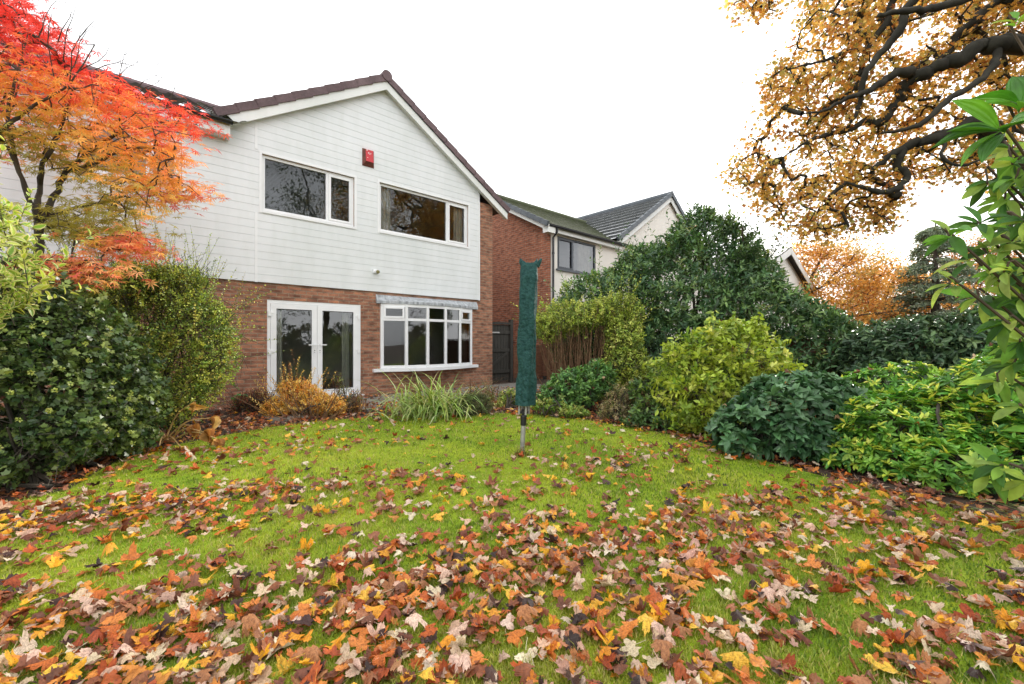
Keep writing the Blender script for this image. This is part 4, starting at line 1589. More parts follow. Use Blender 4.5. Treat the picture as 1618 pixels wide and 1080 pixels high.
# cream variegated bush top left
shrub('variegated_shrub', 'cream and green variegated bush leaning in from the left edge', (-2.9, 1.9, 0),
      [blob(-12, 395, 2.25, .12, .2, .20), blob(-18, 450, 2.2, .12, .2, .2), blob(-60, 420, 2.2, .3, .3, .4), blob(-45, 330, 2.3, .16, .2, .12)],
      170, 0.13, 8, T_OVATE, 0.05, [(186, 200, 84), (156, 184, 80), (132, 164, 72)], 'lf_varieg', None, stems=0, seed=22, upd=.4, wisps=10)

# ------------------------------------------------------------------ plants by the wall
shrub('spirea_bush', 'twiggy golden orange autumn bush in front of the left French door', GP(490, 662),
      [blob(480, 635, 7.3, .50, .32, .26), blob(445, 645, 7.2, .32, .28, .2), blob(520, 640, 7.2, .34, .28, .22), blob(470, 612, 7.4, .3, .25, .16)],
      760, 0.20, 10, T_SMALL, 0.042, [(250, 214, 112), (240, 192, 92), (252, 228, 150), (224, 164, 92), (190, 130, 80)], 'lf_autumn', [4, 4, 3, 2, 1], stems=10, seed=30, upd=.9, wisps=50)
b = Buf()
for i in range(45):
    p0 = GP(495, 662) + (rng.normal(0, .20), rng.normal(0, .1), 0)
    q = p0 + ((p0[0] - GP(495, 662)[0]) * 1.5 + rng.normal(0, .12), rng.normal(0, .15), rng.uniform(.25, .6))
    tube(b, [p0, (p0 + q) / 2 + rng.normal(0, .02, 3), q], [.006, .004, .002], 4)
b.build('bare_stems', M['cane'], bpy.data.objects['spirea_bush'], GP(490, 662))
shrub('berberis_bush', 'dark reddish twiggy bush left of the golden orange bush', GP(405, 655),
      [blob(405, 632, 7.5, .36, .3, .22), blob(380, 640, 7.5, .2, .2, .14)],
      260, 0.2, 8, T_SMALL, 0.03, [(120, 60, 48), (96, 52, 44), (140, 84, 54), (150, 120, 60)], 'lf_autumn', None, stems=20, seed=31, upd=.9, wisps=20, fill=.1)
shrub('twiggy_fuchsia', 'dark twiggy plant with sparse leaves below the right French door', GP(548, 656),
      [blob(548, 630, 7.5, .30, .25, .26), blob(535, 600, 7.5, .12, .12, .18)],
      150, 0.2, 6, T_SMALL, 0.032, [(120, 130, 60), (130, 80, 60), (100, 70, 50), (150, 160, 80)], 'lf_soft', None, stems=34, seed=32, upd=1.0, fill=.1, stem_r0=.008)
shrub('green_seedling', 'small fresh green seedling against the brick wall', GP(382, 652),
      [blob(380, 634, 7.6, .14, .12, .14)], 26, .1, 6, T_OVATE, .06, [(96, 150, 84), (120, 170, 96)], 'lf_soft', None, stems=4, seed=33, upd=.8)
shrub('heather_mound', 'rounded grey green heather mound right of the strappy grass', GP(752, 655),
      [blob(750, 640, 7.4, .30, .28, .22), blob(735, 648, 7.2, .2, .2, .14)],
      700, 0.1, 9, T_NARROW, 0.024, [(120, 128, 80), (98, 110, 70), (140, 140, 96), (84, 96, 60)], 'lf_soft', None, stems=10, seed=34, upd=.5)


def strap_plant(name, label, base, n, hmin, hmax, w, cols, spread=0.3, arch=1.0, mat='lf_soft', radius=.1, nseg=7, dirbias=None):
    base = np.array(base, float)
    root = thing(name, label, 'ornamental grass', base)
    b = Buf()
    a = rng.uniform(0, 2 * pi, n)
    L = rng.uniform(hmin, hmax, n)
    arc = arch * rng.uniform(.45, 1.25, n)
    p = np.c_[rng.normal(0, radius, n), rng.normal(0, radius * .8, n), np.zeros(n)]
    out = np.c_[np.cos(a), np.sin(a), np.zeros(n)]
    if dirbias is not None:
        out = norm(out + np.array(dirbias))
    side = np.c_[-out[:, 1], out[:, 0], np.zeros(n)]
    th = rng.uniform(.05, spread, n)
    t = np.linspace(0, 1, nseg)
    cur = p.copy()
    rows = []
    for i in range(nseg):
        ww = w * (1 - t[i] ** 2.2) + .0008
        rows.append(np.stack([cur - side * ww, cur + side * ww], 1))
        ang = th + arc * t[i] * 1.7
        cur = cur + (out * np.sin(ang)[:, None] + np.array([0, 0, 1.0]) * np.cos(ang)[:, None]) * (L / (nseg - 1))[:, None]
        cur[:, 2] = np.maximum(cur[:, 2], 0.012)
    V = np.stack(rows, 1).reshape(n, nseg * 2, 3)
    L0 = []
    for i in range(nseg - 1):
        L0 += [2 * i, 2 * i + 1, 2 * i + 3, 2 * i + 2]
    LL = (np.array(L0)[None] + (np.arange(n) * nseg * 2)[:, None]).reshape(-1)
    b.add(V.reshape(-1, 3), LL, [4] * (n * (nseg - 1)), col=np.repeat(palette(cols, n), nseg * 2, 0))
    b.build('blades', M[mat], root, smooth=True)
    return root

strap_plant('iris_clump', 'large arching clump of green strap leaves below the bow window', GP(680, 655), 330, .6, 1.15, .012,
            [(140, 168, 70), (168, 190, 90), (110, 140, 62), (196, 206, 130), (186, 180, 120)], .75, 1.35, radius=.24)
strap_plant('iris_clump', 'paler drooping strap leaved clump at the front of the bow window planting', GP(665, 658), 130, .5, .75, .014,
            [(176, 196, 120), (150, 176, 96), (200, 206, 150)], .9, 1.3, radius=.28)
strap_plant('sedge_tuft', 'bronze spiky grass tuft at the foot of the brick pier', GP(762, 636), 110, .4, .85, .007,
            [(120, 110, 62), (150, 110, 70), (110, 80, 60), (96, 110, 60)], .6, 1.0, radius=.14)
strap_plant('sedge_tuft', 'dead brown grass tuft beside the doorstep', GP(562, 652), 90, .3, .55, .005,
            [(130, 96, 66), (106, 80, 56), (150, 120, 84)], .7, 1.0, radius=.1)
strap_plant('pole_tuft', 'dry brown grass tuft round the foot of the dryer pole', GP(823, 720), 90, .06, .16, .003,
            [(150, 120, 80), (120, 100, 50), (130, 140, 60)], .9, .8, radius=.03)
strap_plant('grass_tuft', 'long pale green grass tuft spilling from the right border', (3.55, 2.72, 0), 80, .3, .62, .004,
            [(120, 150, 70), (150, 172, 100), (96, 124, 56)], 1.2, .7, radius=.06, dirbias=(-.5, -.2, 0))

# faded hosta with collapsed tan leaves
hb = GP(262, 700)
ho = thing('dried_hosta', 'collapsed tan hosta with bent stalks at the left lawn edge', 'dead plant', hb)
sb, lb = Buf(), Buf()
for (px, py, Z) in ((298, 640, 5.2), (332, 660, 5.2), (303, 672, 5.15), (322, 682, 5.05), (342, 692, 5.0), (240, 668, 5.3), (228, 680, 5.2), (215, 705, 4.95), (285, 705, 4.9), (250, 712, 4.9)):
    q = W(px, py, Z)
    p0 = hb + (rng.normal(0, .04), rng.normal(0, .04), 0.01)
    pth = smooth_line([p0, p0 * .5 + q * .5 + (0, 0, .10), q], 5)
    tube(sb, pth, np.linspace(.011, .006, len(pth)), 5)
    d = norm(pth[-1] - pth[-2])
    for j in range(3):
        put(lb, grid_leaf(.3, 6, rng.uniform(.3, .9), rng.uniform(.2, .6)), q[None] + rng.normal(0, .012, (1, 3)),
            norm(d + np.array([0, 0, -1.1]) + rng.normal(0, .3, 3))[None], norm(d + rng.normal(0, .5, 3))[None], np.array([rng.uniform(.1, .17)]),
            palette([(214, 176, 112), (196, 150, 84), (224, 196, 140), (170, 120, 70)], 1))
lb.build('withered_leaves', M['lf_dry'], ho, hb, smooth=True)
sb.build('stalks', plain('dry_stalk', (0.55, 0.36, 0.15), .7, 9, .3), ho, hb)

# ------------------------------------------------------------------ near variegated rhododendron on the right
rh_base = np.array([2.75, 1.75, 0.0])
rho = thing('variegated_rhododendron', 'tall shrub with long cream edged leaves leaning in from the right edge', 'shrub', rh_base)
fb, sb = Buf(), Buf()
wh = [(1578, 205, 1.75, -.9, .1, 7), (1612, 165, 1.8, -.4, .8, 7), (1560, 290, 2.0, -.7, -.6, 7), (1600, 260, 1.9, -.5, -.5, 8), (1585, 320, 1.95, -.6, -.5, 8),
      (1500, 372, 1.75, -.9, -.1, 6), (1548, 352, 1.8, -.7, .2, 7), (1600, 380, 1.8, -.6, 0, 8), (1560, 400, 1.85, -.7, -.3, 7), (1500, 448, 1.7, -.9, .0, 6), (1585, 430, 1.75, -.6, -.2, 8),
      (1545, 470, 1.85, -.7, -.2, 7), (1610, 470, 1.8, -.5, 0, 8), (1590, 510, 1.75, -.8, -.1, 8), (1612, 540, 1.8, -.7, -.3, 7), (1600, 575, 1.85, -.7, -.3, 6), (1630, 420, 1.8, -.3, .2, 9), (1640, 330, 1.85, -.3, .2, 9),
      (1612, 640, 1.8, -.8, .2, 5), (1580, 735, 1.75, -.9, -.1, 7), (1620, 760, 1.7, -.7, -.2, 6), (1560, 745, 1.8, -.8, .0, 5), (1640, 560, 1.8, -.4, .1, 8), (1650, 680, 1.8, -.4, .1, 6), (1640, 240, 1.9, -.3, .3, 8), (1650, 130, 1.9, -.3, .6, 8), (1605, 30, 2.1, -.3, .4, 5), (1690, 300, 1.8, 0, .5, 9), (1700, 480, 1.8, 0, .5, 9), (1530, 410, 2.0, -.6, .1, 6), (1620, 350, 1.7, -.5, -.3, 7), (1610, 430, 2.0, -.4, .3, 8)]
for q in range(84):
    wh.append((rng.uniform(1565, 1730), rng.uniform(215, 640), rng.uniform(1.85, 2.5), -rng.uniform(.2, .9), rng.uniform(-.4, .4), int(rng.integers(6, 9))))
for i, (px, py, Z, dx, dz, k) in enumerate(wh):
    tip = W(px, py, Z)
    D = norm(np.array([dx, rng.normal(-.15, .25), dz + .15]))
    mid = rh_base * .45 + tip * .55 + np.array([.25, 0, .1])
    pth = smooth_line([rh_base + rng.normal(0, .05, 3) * (1, 1, 0), rh_base * .75 + tip * .25 + (.15, .05, .0), mid, tip - D * .07, tip], 4)
    tube(sb, pth, np.linspace(.010, .004, len(pth)), 6)
    e1, e2 = perp(D[None])
    plainleaf = i in (0, 1)
    for j in range(k):
        ph = j * 2.4 + rng.normal(0, .2)
        rad = (e1[0] * cos(ph) + e2[0] * sin(ph))
        ld = norm(D * .75 + rad * .8 + np.array([0, 0, -.15]) + rng.normal(0, .12, 3))
        nr = norm(D * .5 - rad * .4 + np.array([0, -.5, 1.0]) + rng.normal(0, .3, 3))
        tm = grid_leaf(rng.uniform(.145, .19), 8, rng.uniform(.12, .55), rng.uniform(.10, .26), .85, .57)
        if plainleaf:
            tm = (tm[0], tm[1], tm[2], tm[3] * (.35, 1, 1))
        put(fb, tm, (tip - D * rng.uniform(0, .035))[None], ld[None], nr[None], np.array([rng.uniform(.075, .13) if not plainleaf else rng.uniform(.16, .23)]),
            palette([(112, 160, 58), (138, 178, 72), (84, 128, 54), (160, 188, 92), (72, 112, 54), (176, 200, 90)] if not plainleaf else [(96, 150, 48), (72, 126, 44)], 1))
fb.build('foliage', M['lf_rhodo'], rho, rh_base, smooth=True)
sb.build('stems', M['twig'], rho, rh_base)

# ------------------------------------------------------------------ Japanese maple
mb = W(54, 540, 4.7) * (1, 1, 0)
mp_ = thing('japanese_maple', 'Japanese maple with red and orange autumn leaves in front of the house', 'tree', mb)
limbs = [
    ([mb, W(52, 480, 4.7), W(57, 420, 4.7), W(62, 350, 4.7)], [.075, .068, .06, .055]),
    ([W(62, 350, 4.7), W(48, 320, 4.6), W(30, 270, 4.5), W(8, 225, 4.4), W(-20, 170, 4.3)], [.042, .035, .028, .022, .014]),
    ([W(62, 350, 4.7), W(62, 300, 4.7), W(66, 265, 4.6), W(80, 235, 4.55), W(100, 190, 4.5), W(115, 140, 4.4)], [.045, .038, .032, .028, .02, .012]),
    ([W(62, 350, 4.7), W(85, 310, 4.75), W(105, 270, 4.8), W(140, 240, 4.9), W(185, 210, 5.0), W(225, 190, 5.1), W(270, 195, 5.2)], [.045, .04, .034, .028, .022, .016, .008]),
    ([W(105, 270, 4.8), W(150, 255, 4.6), W(200, 235, 4.5), W(240, 235, 4.5), W(275, 250, 4.6)], [.03, .024, .018, .012, .007]),
    ([W(70, 345, 4.7), W(110, 330, 4.9), W(160, 320, 5.0), W(200, 310, 5.05), W(240, 330, 5.1)], [.03, .022, .018, .012, .007]),
    ([W(-10, 215, 4.2), W(20, 190, 4.2), W(65, 160, 4.2), W(110, 130, 4.2), W(150, 70, 4.2)], [.03, .025, .02, .012, .005]),
    ([W(8, 225, 4.4), W(-5, 215, 4.3), W(-10, 215, 4.2)], [.03, .03, .03]),
    ([W(30, 270, 4.5), W(12, 180, 4.4), W(30, 110, 4.4), W(45, 50, 4.4)], [.024, .02, .014, .006]),
    ([W(60, 400, 4.7), W(85, 420, 4.4), W(110, 430, 4.2)], [.02, .014, .007]),
    ([W(185, 210, 5.0), W(225, 240, 5.1), W(270, 280, 5.2)], [.016, .012, .006]),
]
mpoly = [(-60, -20), (20, -10), (45, 10), (70, 45), (95, 65), (110, 95), (150, 115), (190, 135), (225, 160), (262, 170), (298, 176), (318, 196), (306, 212), (286, 228), (276, 250), (290, 285), (280, 312),
         (262, 325), (240, 345), (215, 352), (170, 338), (130, 322), (100, 320), (70, 285), (30, 262), (0, 250), (-60, 240)]
limbs = [(p_, np.array(r_) * .72) for p_, r_ in limbs]
tg = poly_fill(mpoly, 560, (4.05, 5.6), holes=[(85, 300, 45, 30), (20, 290, 60, 36), (150, 300, 30, 14), (230, 265, 18, 12), (40, 245, 26, 14), (130, 250, 22, 10), (262, 300, 16, 10), (180, 180, 22, 10)])
tg2 = poly_fill([(130, 365), (200, 372), (245, 385), (225, 405), (160, 395)], 40, (4.4, 5.0))
tg3 = poly_fill([(45, 415), (95, 402), (150, 412), (180, 435), (120, 448), (60, 440)], 42, (4.1, 4.5))
tg4 = poly_fill([(245, 285), (310, 290), (318, 308), (270, 322), (235, 318)], 22, (4.9, 5.2))
tg5 = poly_fill([(60, 320), (120, 330), (200, 350), (235, 370), (130, 380), (70, 370)], 50, (4.4, 5.3))
tgs = np.concatenate([tg, tg2, tg3, tg4, tg5])
wb = Buf()
td = colonize(wb, limbs, tgs, seg=.11, wig=.10, r_tip=.0034, grow=.38, sag=.05, ns=4)
# bare twig ends above the crown
for (px, py, ex, ey, Z) in ((110, 130, 172, 10, 4.2), (85, 120, 95, 0, 4.2), (100, 95, 130, -10, 4.3), (105, 120, 155, 40, 4.3), (150, 110, 265, 92, 4.6), (180, 140, 205, 70, 4.8), (185, 130, 228, 85, 4.8), (200, 145, 262, 112, 4.9),
                            (215, 150, 260, 118, 5.0), (262, 172, 280, 122, 5.1), (120, 115, 175, 68, 4.4), (60, 60, 95, -5, 4.3), (90, 70, 118, 5, 4.3)):
    pth = wiggle_path(W(px, py, Z), W(ex, ey, Z - .1), .12, .06)
    tube(wb, pth, np.linspace(.006, .0016, len(pth)), 4)
    for j in range(3):
        q0 = pth[rng.integers(1, len(pth))]
        q1 = q0 + norm(pth[-1] - pth[0] + rng.normal(0, .45, 3)) * rng.uniform(.12, .3)
        tube(wb, wiggle_path(q0, q1, .1, .06), np.linspace(.003, .0012, max(2, int(np.linalg.norm(q1 - q0) / .1)) + 1), 3)
wb.build('trunk', M['bark'], mp_, mb)
fb = Buf()
K = 9
n = len(tgs)
pos = np.repeat(tgs, K, 0) + rng.normal(0, 1, (n * K, 3)) * (.13, .13, .05)
PXY = np.c_[CX + F * pos[:, 0] / pos[:, 1], CY - F * (pos[:, 2] - EYE) / pos[:, 1]]
H = norm(np.c_[rng.normal(0, 1, (len(pos), 2)) + (np.repeat(td, K, 0)[:, :2] * 1.2), rng.uniform(-.75, .05, len(pos))])
nrm_ = norm(np.c_[rng.normal(0, .45, (len(pos), 2)) - (0, .35), np.ones(len(pos))])
# outer, more exposed leaves have turned red; inner and lower ones are still yellow green
ctr = W(60, 330, 4.7)
rr = np.linalg.norm((tgs - ctr) * (0.8, .5, 1.0), axis=1)
rr = np.repeat(rr, K)
t = np.clip((rr - .66) / 1.2 + .22 * np.clip((np.repeat(tgs[:, 2], K) - 3.2) / 1.2, -1, 1) + rng.normal(0, .13, len(rr)) + .10 * vnoise(np.repeat(tgs, K, 0), 2.0, 9), 0, 1)
st = [0, .22, .45, .72, .9, 1.0]
cc = lin(np.array([(170, 164, 74), (226, 184, 88), (246, 178, 92), (246, 154, 92), (240, 112, 84), (228, 80, 70)]))
mc = np.stack([np.interp(t, st, cc[:, i]) for i in range(3)], 1) * rng.uniform(.85, 1.2, (len(t), 1))
low = np.repeat(np.arange(n) >= len(tg), K) & (rng.uniform(0, 1, len(t)) < .75)
lowi = np.repeat((np.arange(n) >= len(tg)) & (np.arange(n) < len(tgs) - len(tg5)), K) & (rng.uniform(0, 1, len(t)) < .8)
mc[lowi] = palette([(238, 150, 104), (242, 176, 116), (228, 112, 96)], int(lowi.sum()))
put(fb, T_JAP, pos, H, nrm_, rng.uniform(.06, .095, len(pos)), mc)
fb.build('crown', M['lf_maple'], mp_, mb)

# ------------------------------------------------------------------ great sycamore overhanging from the right
sb_ = np.array([14.0, 6.5, 0.0])
sy = thing('sycamore_tree', 'great sycamore with golden autumn leaves and dark twisting limbs overhanging from the right', 'tree', sb_)
Q = lambda x, y, Z: W(1120 + x / 2.572, y / 2.572, Z)
T0 = sb_ + (-.3, .2, 3.6)
limbs = [
    ([sb_, sb_ + (-.1, 0, 1.8), T0, sb_ + (-.5, .3, 6.0), sb_ + (-.3, .5, 9.5), sb_ + (0, .4, 13)], [.55, .45, .40, .33, .22, .08]),
    ([sb_ + (-.45, .28, 5.4), (11.6, 7.2, 6.2), Q(1281, 170, 7.4), Q(1200, 172, 7.4), Q(1090, 192, 7.5), Q(1000, 240, 7.5), Q(930, 270, 7.6), Q(860, 300, 7.7), Q(780, 288, 7.6), Q(715, 330, 7.6), Q(640, 372, 7.5)],
     [.22, .19, .15, .14, .13, .125, .115, .11, .085, .07, .05]),
    ([Q(860, 300, 7.7), Q(800, 340, 7.8), Q(770, 400, 7.9), Q(730, 470, 7.9), Q(690, 500, 8.0), Q(640, 490, 8.0), Q(560, 530, 8.0), Q(470, 552, 8.0), Q(400, 575, 8.0), Q(300, 640, 8.0)], [.10, .09, .085, .08, .07, .065, .055, .045, .03, .012]),
    ([Q(1190, 185, 7.4), Q(1150, 270, 7.3), Q(1060, 350, 7.2), Q(960, 415, 7.2), Q(880, 490, 7.2), Q(800, 525, 7.3), Q(700, 540, 7.3)], [.07, .06, .055, .05, .045, .035, .02]),
    ([T0, (11.0, 7.6, 4.2), (9.6, 7.9, 4.3), Q(1130, 500, 7.6), Q(975, 540, 7.6), Q(880, 572, 7.6), Q(790, 600, 7.7), Q(720, 640, 7.7), Q(660, 700, 7.8)], [.17, .14, .12, .10, .09, .085, .08, .06, .03]),
    ([Q(790, 600, 7.7), Q(770, 665, 7.7), Q(805, 712, 7.7), Q(770, 762, 7.7), Q(710, 780, 7.7), Q(640, 765, 7.7), Q(560, 740, 7.8)], [.075, .07, .06, .055, .05, .04, .02]),
    ([(11.6, 7.2, 6.2), (10.2, 6.8, 7.9), Q(1030, -5, 7.0), Q(900, 30, 6.9), Q(790, 45, 6.9), Q(690, 60, 6.9)], [.12, .10, .07, .06, .045, .03]),
    ([(10.2, 6.8, 7.9), (8.2, 7.1, 8.2), Q(840, -10, 7.3), Q(770, 130, 7.4), Q(700, 215, 7.5), Q(630, 305, 7.5), Q(618, 400, 7.6), Q(600, 460, 7.6), Q(560, 520, 7.7)], [.10, .09, .075, .07, .06, .055, .045, .035, .02]),
    ([(8.2, 7.1, 8.2), Q(760, -10, 7.9), Q(720, 100, 8.0), Q(640, 195, 8.1), Q(622, 300, 8.0), Q(590, 360, 8.1), Q(480, 430, 8.2), Q(400, 500, 8.2)], [.07, .065, .06, .055, .05, .04, .03, .012]),
    ([(10.2, 6.8, 7.9), Q(1185, -5, 7.9), Q(1085, 80, 7.9), Q(1000, 150, 8.0), Q(985, 200, 8.0), Q(890, 270, 8.1)], [.10, .075, .07, .06, .05, .03]),
    ([Q(640, 195, 8.1), Q(560, 210, 8.1), Q(470, 245, 8.0), Q(400, 260, 8.0), Q(330, 280, 8.0)], [.04, .035, .028, .02, .01]),
    ([Q(640, 372, 7.5), Q(560, 400, 7.5), Q(470, 450, 7.6), Q(380, 460, 7.6)], [.05, .04, .025, .01]),
    ([Q(975, 540, 7.6), Q(950, 640, 7.4), Q(1040, 670, 7.3), Q(1120, 640, 7.2)], [.03, .03, .025, .015]),
]
# limbs out of the picture, up and to the right (seen in the window reflections)
for a_, el_, ln_ in ((200, 35, 6), (250, 40, 6.5), (300, 45, 6), (20, 40, 5.5), (80, 45, 5.5), (140, 50, 6), (230, 65, 6), (100, 70, 5), (320, 60, 5)):
    s_ = sb_ + (-.4, .3, rng.uniform(4.5, 9))
    d_ = np.array([cos(R(a_)) * cos(R(el_)), sin(R(a_)) * cos(R(el_)), sin(R(el_))])
    pth = wiggle_path(s_, s_ + d_ * ln_, .8, .12)
    limbs.append((pth, np.linspace(.16, .03, len(pth))))
QP = lambda pts: [(1120 + x / 2.572, y / 2.572) for x, y in pts]
spoly = QP([(395, -60), (400, 40), (370, 110), (390, 150), (330, 205), (285, 260), (245, 300), (230, 370), (215, 440), (195, 510), (150, 570), (105, 640), (85, 700), (120, 750), (200, 770), (190, 840), (240, 860), (300, 900), (360, 960),
            (430, 975), (520, 950), (600, 935), (720, 930), (760, 900), (740, 830), (850, 810), (800, 740), (900, 720), (1040, 740), (1130, 760), (1170, 640), (1230, 600), (1400, 620), (1500, 300), (1500, -60)])
holes = [(1120 + x / 2.572, y / 2.572, a / 2.572, c / 2.572) for x, y, a, c in
         ((860, 130, 65, 55), (905, 30, 60, 22), (790, 180, 50, 50), (1030, 370, 60, 50), (620, 525, 60, 26), (330, 500, 70, 28), (270, 590, 60, 30), (1060, 420, 60, 40), (940, 510, 70, 35), (740, 560, 60, 28), (1120, 470, 60, 40), (900, 660, 50, 40), (880, 770, 90, 40), (680, 420, 40, 40), (560, 640, 30, 25), (1000, 100, 40, 30))]
tg = poly_fill(spoly, 1250, (7.8, 9.7), holes)
tgb = poly_fill(QP([(80, -20), (330, -20), (300, 90), (270, 60), (150, 55), (100, 30)]), 16, (7.5, 8.0))
dd_ = rdir(460)
tgo = sb_ + np.array([.2, -1.2, 8.0]) + dd_ * np.array([5.5, 6.5, 5.0]) * (rng.uniform(.45, 1, (460, 1)) ** .5)
pxo = CX + F * tgo[:, 0] / np.maximum(tgo[:, 1], .1)
pyo = CY - F * (tgo[:, 2] - EYE) / np.maximum(tgo[:, 1], .1)
inv_ = (tgo[:, 1] > 0) & (pxo < 1640) & (pyo > -20) & (pxo > 0)
tgo = tgo[~inv_ & (tgo[:, 2] > 2.5)]
limbs.append(([Q(760, -10, 7.9), Q(560, -60, 7.8), Q(330, -40, 7.8), Q(200, 5, 7.8)], [.05, .035, .02, .008]))
wb, fb = Buf(), Buf()
tall = np.concatenate([tg, tgb, tgo])
limbs = [(np.array(p_), np.array(r_) * (0.95 if k_ else 1)) for k_, (p_, r_) in enumerate(limbs)]
td = colonize(wb, limbs, tall, seg=.17, wig=.17, r_tip=.0095, grow=.42, sag=.10, ns=5, rmax=.05)
wb.build('trunk', M['bark_moss'], sy, sb_, smooth=True)
K = 21
n1_ = len(tg) + len(tgb)
pos = np.repeat(tall[:n1_], K, 0) + rng.normal(0, 1, (n1_ * K, 3)) * (.145, .145, .10)
ld = norm(rng.normal(0, 1, (len(pos), 3)) * (1, 1, .5) + np.repeat(td[:n1_], K, 0) * .5 + (0, 0, -.45))
nr = norm(rng.normal(0, .7, (len(pos), 3)) + (0, 0, 1))
sc_ = [(226, 182, 96), (210, 162, 84), (192, 172, 98), (196, 138, 76), (164, 154, 86), (242, 204, 112), (152, 106, 66)]
base = palette(sc_, n1_, [4, 4, 3, 3, 2, 2.5, 1.5])
ec = np.repeat(base, K, 0) * rng.uniform(.75, 1.25, (len(pos), 1))
alt = rng.uniform(0, 1, len(pos)) < .35
ec[alt] = palette(sc_, int(alt.sum()), [4, 4, 3, 3, 2, 2.5, 1.5])
put(fb, T_SYC, pos, ld, nr, rng.uniform(.06, .105, len(pos)), ec)
K = 46
to = tall[n1_:]
pos = np.repeat(to, K, 0) + rng.normal(0, .34, (len(to) * K, 3))
put(fb, T_SYC, pos, norm(rng.normal(0, 1, (len(pos), 3))), norm(rng.normal(0, .8, (len(pos), 3)) + (0, 0, 1)), rng.uniform(.08, .13, len(pos)), palette(sc_, len(pos)))
fb.build('crown', M['lf_autumn'], sy, sb_)


# ------------------------------------------------------------------ trees beyond the gardens
def far_tree(name, label, base, h, blobs, n, K, spread, size, cols, mat='lf_autumn', weights=None, trunk=.25, tm=T_SYC, group=None):
    base = np.array(base, float)
    root = thing(name, label, 'tree', base, 0, group)
    tp, _ = shell(blobs, n, .25, .3, .2, .5, 1, facing=False)
    c = np.array(blobs)[:, :3].mean(0)
    limbs = [([base, base * .7 + np.array([c[0], c[1], 0]) * .3 + (0, 0, h * .25), base * .3 + np.array([c[0], c[1], 0]) * .7 + (0, 0, h * .5), np.array([c[0], c[1], h * .85])], [trunk, trunk * .8, trunk * .55, trunk * .15])]
    for i in range(9):
        s_ = base * .5 + np.array([c[0], c[1], 0]) * .5 + (0, 0, h * rng.uniform(.25, .6))
        q, _ = shell(blobs, 1, .5, .3, facing=False)
        pth = wiggle_path(s_, q[0], .9, .12)
        limbs.append((pth, np.linspace(trunk * .4, trunk * .1, len(pth))))
    wb, fb = Buf(), Buf()
    td = colonize(wb, limbs, tp, seg=.5, wig=.12, r_tip=.012, grow=.38, sag=.06, ns=4, rmax=trunk * .5)
    pos = np.repeat(tp, K, 0) + rng.normal(0, 1, (n * K, 3)) * np.array(spread)
    c0 = np.repeat(palette(cols, n, weights), K, 0) * rng.uniform(.75, 1.25, (n * K, 1))
    put(fb, tm, pos, norm(rng.normal(0, 1, (n * K, 3)) + (0, 0, -.3)), norm(rng.normal(0, .7, (n * K, 3)) + (0, 0, 1)), rng.uniform(size * .7, size * 1.3, n * K), c0)
    wb.build('trunk', M['bark'], root, base)
    fb.build('crown', M[mat], root, base)
    return root

or_ = [(228, 176, 88), (214, 158, 78), (236, 192, 108), (200, 142, 80), (196, 170, 98)]
far_tree('beech_tree', 'rounded orange beech tree behind the distant white gable', (14.6, 27, 0), 9,
         [blob(1300, 440, 27, 2.4, 2.2, 2.1), blob(1345, 425, 27, 2.1, 2, 1.9), blob(1270, 400, 27, 1.3, 1.5, .8), blob(1330, 480, 27, 2.6, 2, 1.6)], 320, 46, (.36, .36, .22), .13, or_)
far_tree('beech_tree', 'wide orange beech tree right of the one behind the distant gable', (23.0, 30, 0), 8,
         [blob(1400, 455, 30, 2.3, 2.2, 1.7), blob(1440, 470, 30, 2.4, 2, 1.6), blob(1375, 490, 29, 2.4, 2, 1.4), blob(1480, 480, 30, 2.2, 2, 1.8)], 320, 46, (.36, .36, .22), .13, or_)
far_tree('oak_tree', 'golden brown tree behind the dark conifer at the right', (37, 36, 0), 11,
         [blob(1520, 400, 36, 2.6, 2.4, 1.8), blob(1560, 430, 36, 3, 2.6, 2.6), blob(1500, 450, 36, 3, 2.6, 2.2), blob(1640, 420, 36, 4, 3, 3)], 300, 40, (.5, .5, .32), .17, [(186, 132, 66), (206, 150, 78), (160, 110, 60), (140, 120, 66)])
# conifer with drooping tiered branches
cb = np.array([26.0, 26.5, 0.0])
cf = thing('cedar_tree', 'dark grey green cedar with drooping tiered branches beyond the right border', 'tree', cb)
wb, fb = Buf(), Buf()
top = W(1478, 352, 26.5)
cb2 = np.array([top[0], top[1], 0])
cf.location = [float(v) for v in cb2]
tube(wb, [cb2, cb2 + (0, 0, 4), top], [.28, .2, .03], 8)
for i in range(74):
    z_ = rng.uniform(2.0, top[2] - .2)
    ln_ = (top[2] - z_) * .42 + .5
    a_ = rng.uniform(0, 2 * pi)
    o_ = np.array([cos(a_), sin(a_), 0])
    s_ = cb2 + (0, 0, z_)
    pth = np.array([s_, s_ + o_ * ln_ * .5 + (0, 0, .12), s_ + o_ * ln_ + (0, 0, -.25)])
    tube(wb, smooth_line(pth, 4), np.linspace(.05, .01, 9), 4)
    m_ = 150
    t_ = rng.uniform(.12, 1, m_) ** .8
    pp = s_ + o_ * (ln_ * t_)[:, None] + np.c_[rng.normal(0, .17, (m_, 2)) * (1.1 - .5 * t_)[:, None], .1 - .33 * t_ ** 2 + rng.normal(-.08, .07, m_)]
    put(fb, T_NARROW, pp, norm(rng.normal(0, .6, (m_, 3)) + o_ * .6 + (0, 0, -.5)), rdir(m_), rng.uniform(.14, .3, m_), palette([(112, 128, 104), (128, 144, 116), (96, 112, 92), (146, 156, 128)], m_))
wb.build('trunk', M['bark'], cf, cb2)
fb.build('crown', M['lf_laurel'], cf, cb2)
